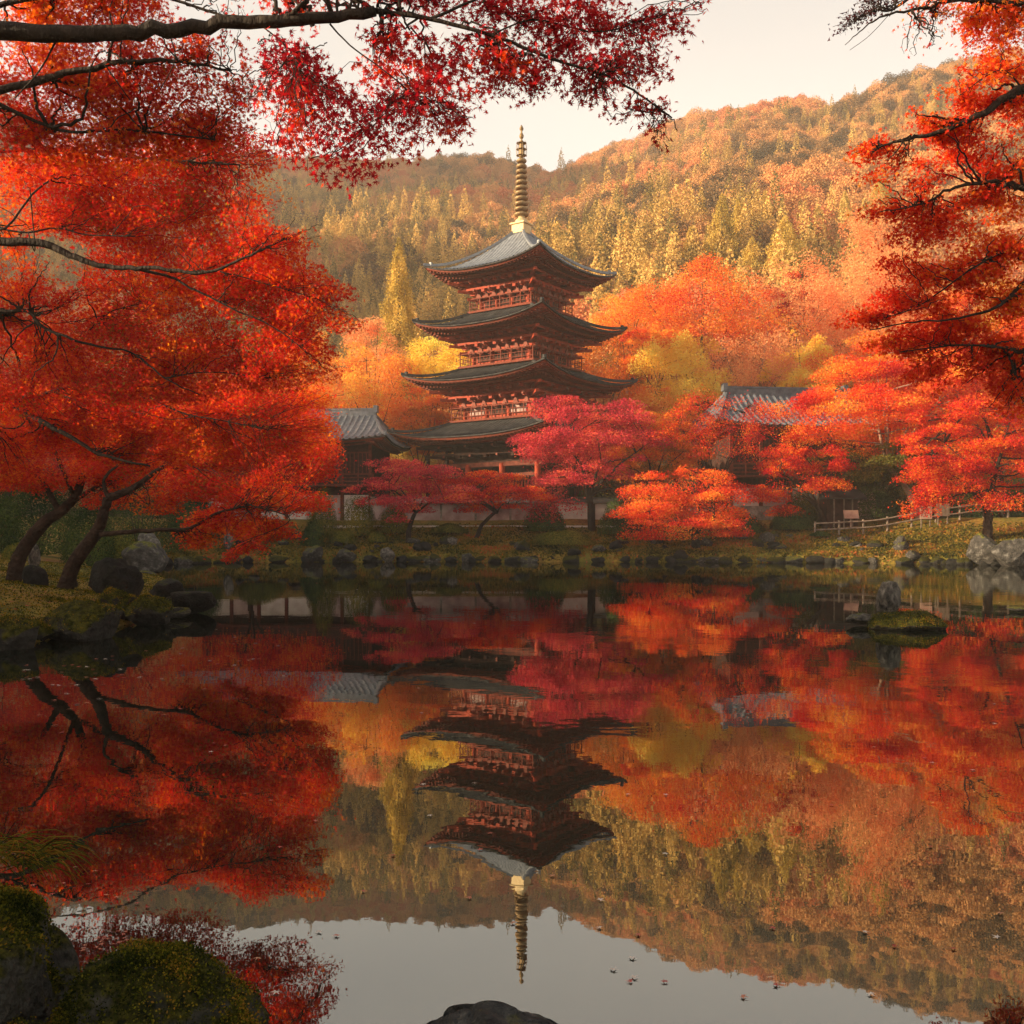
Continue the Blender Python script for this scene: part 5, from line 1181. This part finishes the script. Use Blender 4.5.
# right foreground maple
pads = []; foot = (6.6, 8.6, gz(36, 8.6))
foot = (7.2, 9.4, -.9)
for a_ in [(985, 20, 8, 120, 50), (930, 10, 8, 60, 24, None, .4), (1000, 60, 8, 100, 40), (965, 90, 8, 90, 30, None, .8), (925, 45, 8, 40, 20, None, .3), (1000, 110, 8.2, 100, 40), (935, 125, 8.2, 100, 26), (880, 150, 8.2, 70, 22, None, .7), (960, 150, 8.3, 120, 30), (1010, 165, 8.3, 90, 40),
           (905, 172, 8.2, 80, 20, None, .6), (985, 205, 8.4, 110, 30), (900, 208, 8.4, 90, 18, None, .45), (930, 232, 8.5, 100, 22, None, .8), (1000, 245, 8.5, 100, 34), (905, 262, 8.6, 70, 22, None, .7), (960, 275, 8.6, 110, 34), (1010, 300, 8.7, 90, 40), (900, 300, 8.7, 80, 26), (860, 318, 8.8, 60, 20, None, .8), (940, 325, 8.8, 110, 30),
           (1000, 350, 8.9, 90, 34), (900, 345, 8.9, 80, 22, None, .6), (1000, 385, 9, 90, 30), (940, 372, 9, 80, 22, None, .7), (1015, 410, 9, 60, 20, None, .6), (1110, 150, 8.4, 150, 220, None, .6), (1110, 320, 8.8, 140, 140, None, .6), (1060, -60, 8, 250, 90, None, .5)]: pd(*a_)
B = [([foot, (7.0, 9.2, 2.0), (6.2, 8.9, 4.2), A(1120, 90, 8.2), A(1024, 89, 8.2), A(985, 112, 8.2), A(940, 132, 8.2), A(895, 142, 8.2), A(870, 152, 8.2)], .24, .005),
     ([(7.0, 9.2, 2.0), (5.9, 8.9, 3.6), A(1100, 215, 8.5), A(1024, 189, 8.4), A(995, 181, 8.4), A(950, 190, 8.4), A(920, 205, 8.4), A(880, 212, 8.4)], .12, .005),
     ([A(1100, 215, 8.5), A(1024, 282, 8.7), A(1000, 305, 8.7), A(960, 318, 8.7), A(915, 322, 8.7), A(870, 330, 8.7)], .06, .006), ([A(1005, 250, 8.6), A(970, 270, 8.6), A(920, 305, 8.7), A(885, 318, 8.7)], .03, .005),
     ([A(1120, 90, 8.2), A(1100, 10, 8), A(1024, 4, 8), A(960, 0, 8), A(925, 8, 8), A(885, 15, 8), A(862, 30, 8), A(845, 45, 8)], .08, .003), ([A(1024, 90, 8.2), A(1000, 70, 8.1), A(960, 95, 8.1)], .02, .004), ([A(1024, 350, 8.9), A(960, 345, 8.9), A(900, 352, 8.9)], .04, .005), ([A(1100, 215, 8.5), A(1090, 340, 8.9), A(1024, 350, 8.9)], .06, .03)]
near_maple('maple_tree', 'scarlet maple reaching in from the right edge with thin dark curving boughs', foot, B, pads, 'leaf_right', .058, LEAF5, 60000, seed=505, ub=.3, tipb=.4, twig_frac=.6)
# nearly bare twig with small dark leaves, top right
pads = []; foot2 = (6.9, 10.8, -.8)
for a_ in [(862, 12, 10, 50, 30), (845, 28, 10, 44, 28), (880, 0, 10, 60, 20)]: pd(*a_)
B = [([foot2, (6.8, 10.7, 3.), (6.0, 10.5, 5.6), A(1000, -40, 10.2), A(930, -15, 10.1), A(895, 8, 10), A(872, 12, 10), A(850, 22, 10)], .14, .004), ([A(895, 8, 10), A(870, 35, 10), A(850, 50, 10)], .008, .003)]
M['leaf_dusk'] = leafmat('dark_purple_leaf', [(.2, (.03, .015, .02)), (.8, (.12, .03, .035))], 2)
near_maple('twiggy_tree', 'thin tree with nearly bare dark twigs and tiny purple leaves at the top right', foot2, B, pads, 'leaf_dusk', .05, LEAF3, 420, seed=506, ub=.2, twig_frac=.95)

# ------------------------------------------------------------------ leaves drifting on the pond
def leaf_mesh(tm, mat):
    me = bpy.data.meshes.new('floating_leaf'); me.from_pydata([tuple(v) for v in tm[0]], [], [tuple(f) for f in tm[1]]); me.update(); me.materials.append(mat); return me
M['leaf_float'] = leafmat('fallen_leaf', [(.1, (.20, .03, .03)), (.5, (.40, .10, .08)), (.9, (.45, .26, .15))], 3, rnd=1, trans=.1)
M['leaf_float2'] = leafmat('pale_fallen_leaf', [(.1, (.5, .4, .33)), (.9, (.62, .55, .48))], 3, rnd=1, trans=.1)
lm = [leaf_mesh(LEAF5, M['leaf_float']), leaf_mesh(LEAF7, M['leaf_float']), leaf_mesh(LEAF5, M['leaf_float2'])]
r = np.random.default_rng(31); cnt = 0
def fl(x, y, s_, kind, g, lab):
    o = bpy.data.objects.new('floating_leaf', lm[kind]); C.objects.link(o); o.location = (x, y, .006); o.scale = (s_, s_, s_ * .6)
    o.rotation_euler = (r.uniform(-.12, .12), r.uniform(-.12, .12), r.uniform(0, 6.3)); tag(o, lab, 'fallen leaf', g)
for px, py in [(75, 868), (95, 872), (88, 885), (106, 896), (117, 898), (129, 901), (147, 908), (52, 895), (83, 915), (75, 928), (64, 884), (33, 886), (137, 904)]:
    D = 1600 / (py - H0); fl((px - 512) * D / F, D, .022, 0, 'pink leaves scattered near the mossy boulders', 'single small pink fallen leaf afloat near the lower left mossy boulders')
for i in range(26):
    px = 88 + r.uniform(-6, 40); py = 944 + r.uniform(-8, 8) - (px - 88) * .12; D = 1600 / (py - H0)
    fl((px - 512) * D / F, D, .018, 0, 'cluster of pink leaves by the low mossy boulder', 'small pink fallen leaf in the cluster afloat beside the low mossy boulder')
for i in range(80):
    px = 20 + 260 * r.uniform() ** 1.5; py = 668 - .12 * px + abs(r.normal()) * 26; D = 1600 / (py - H0)
    fl((px - 512) * D / F, D, .05, int(r.integers(0, 3)), 'leaves drifting along the left bank', 'small fallen leaf in the loose drift along the left bank rocks')
for i in range(90):
    px = r.uniform(200, 1010); py = 560 + 440 * r.uniform(.08, 1) ** 1.2; D = 1600 / (py - H0)
    fl((px - 512) * D / F, D, .022 + .0013 * D, int(r.integers(0, 3)), 'leaves drifting singly over the open pond', 'tiny fallen leaf drifting alone on the open pond')

# ------------------------------------------------------------------ haze
m, N, L = newmat('evening_haze')
pv = N.new('ShaderNodeVolumePrincipled'); pv.inputs['Color'].default_value = (.97, .93, .86, 1); pv.inputs['Density'].default_value = .00050; pv.inputs['Anisotropy'].default_value = .25
o = N.new('ShaderNodeOutputMaterial'); L.new(pv.outputs[0], o.inputs['Volume'])
mb = MB(); mb.box((0, 230, 185), (712, 700, 384)); hzo = mb.build('haze', m); tag(hzo, 'thin golden evening haze filling the valley', 'haze', kind='stuff')
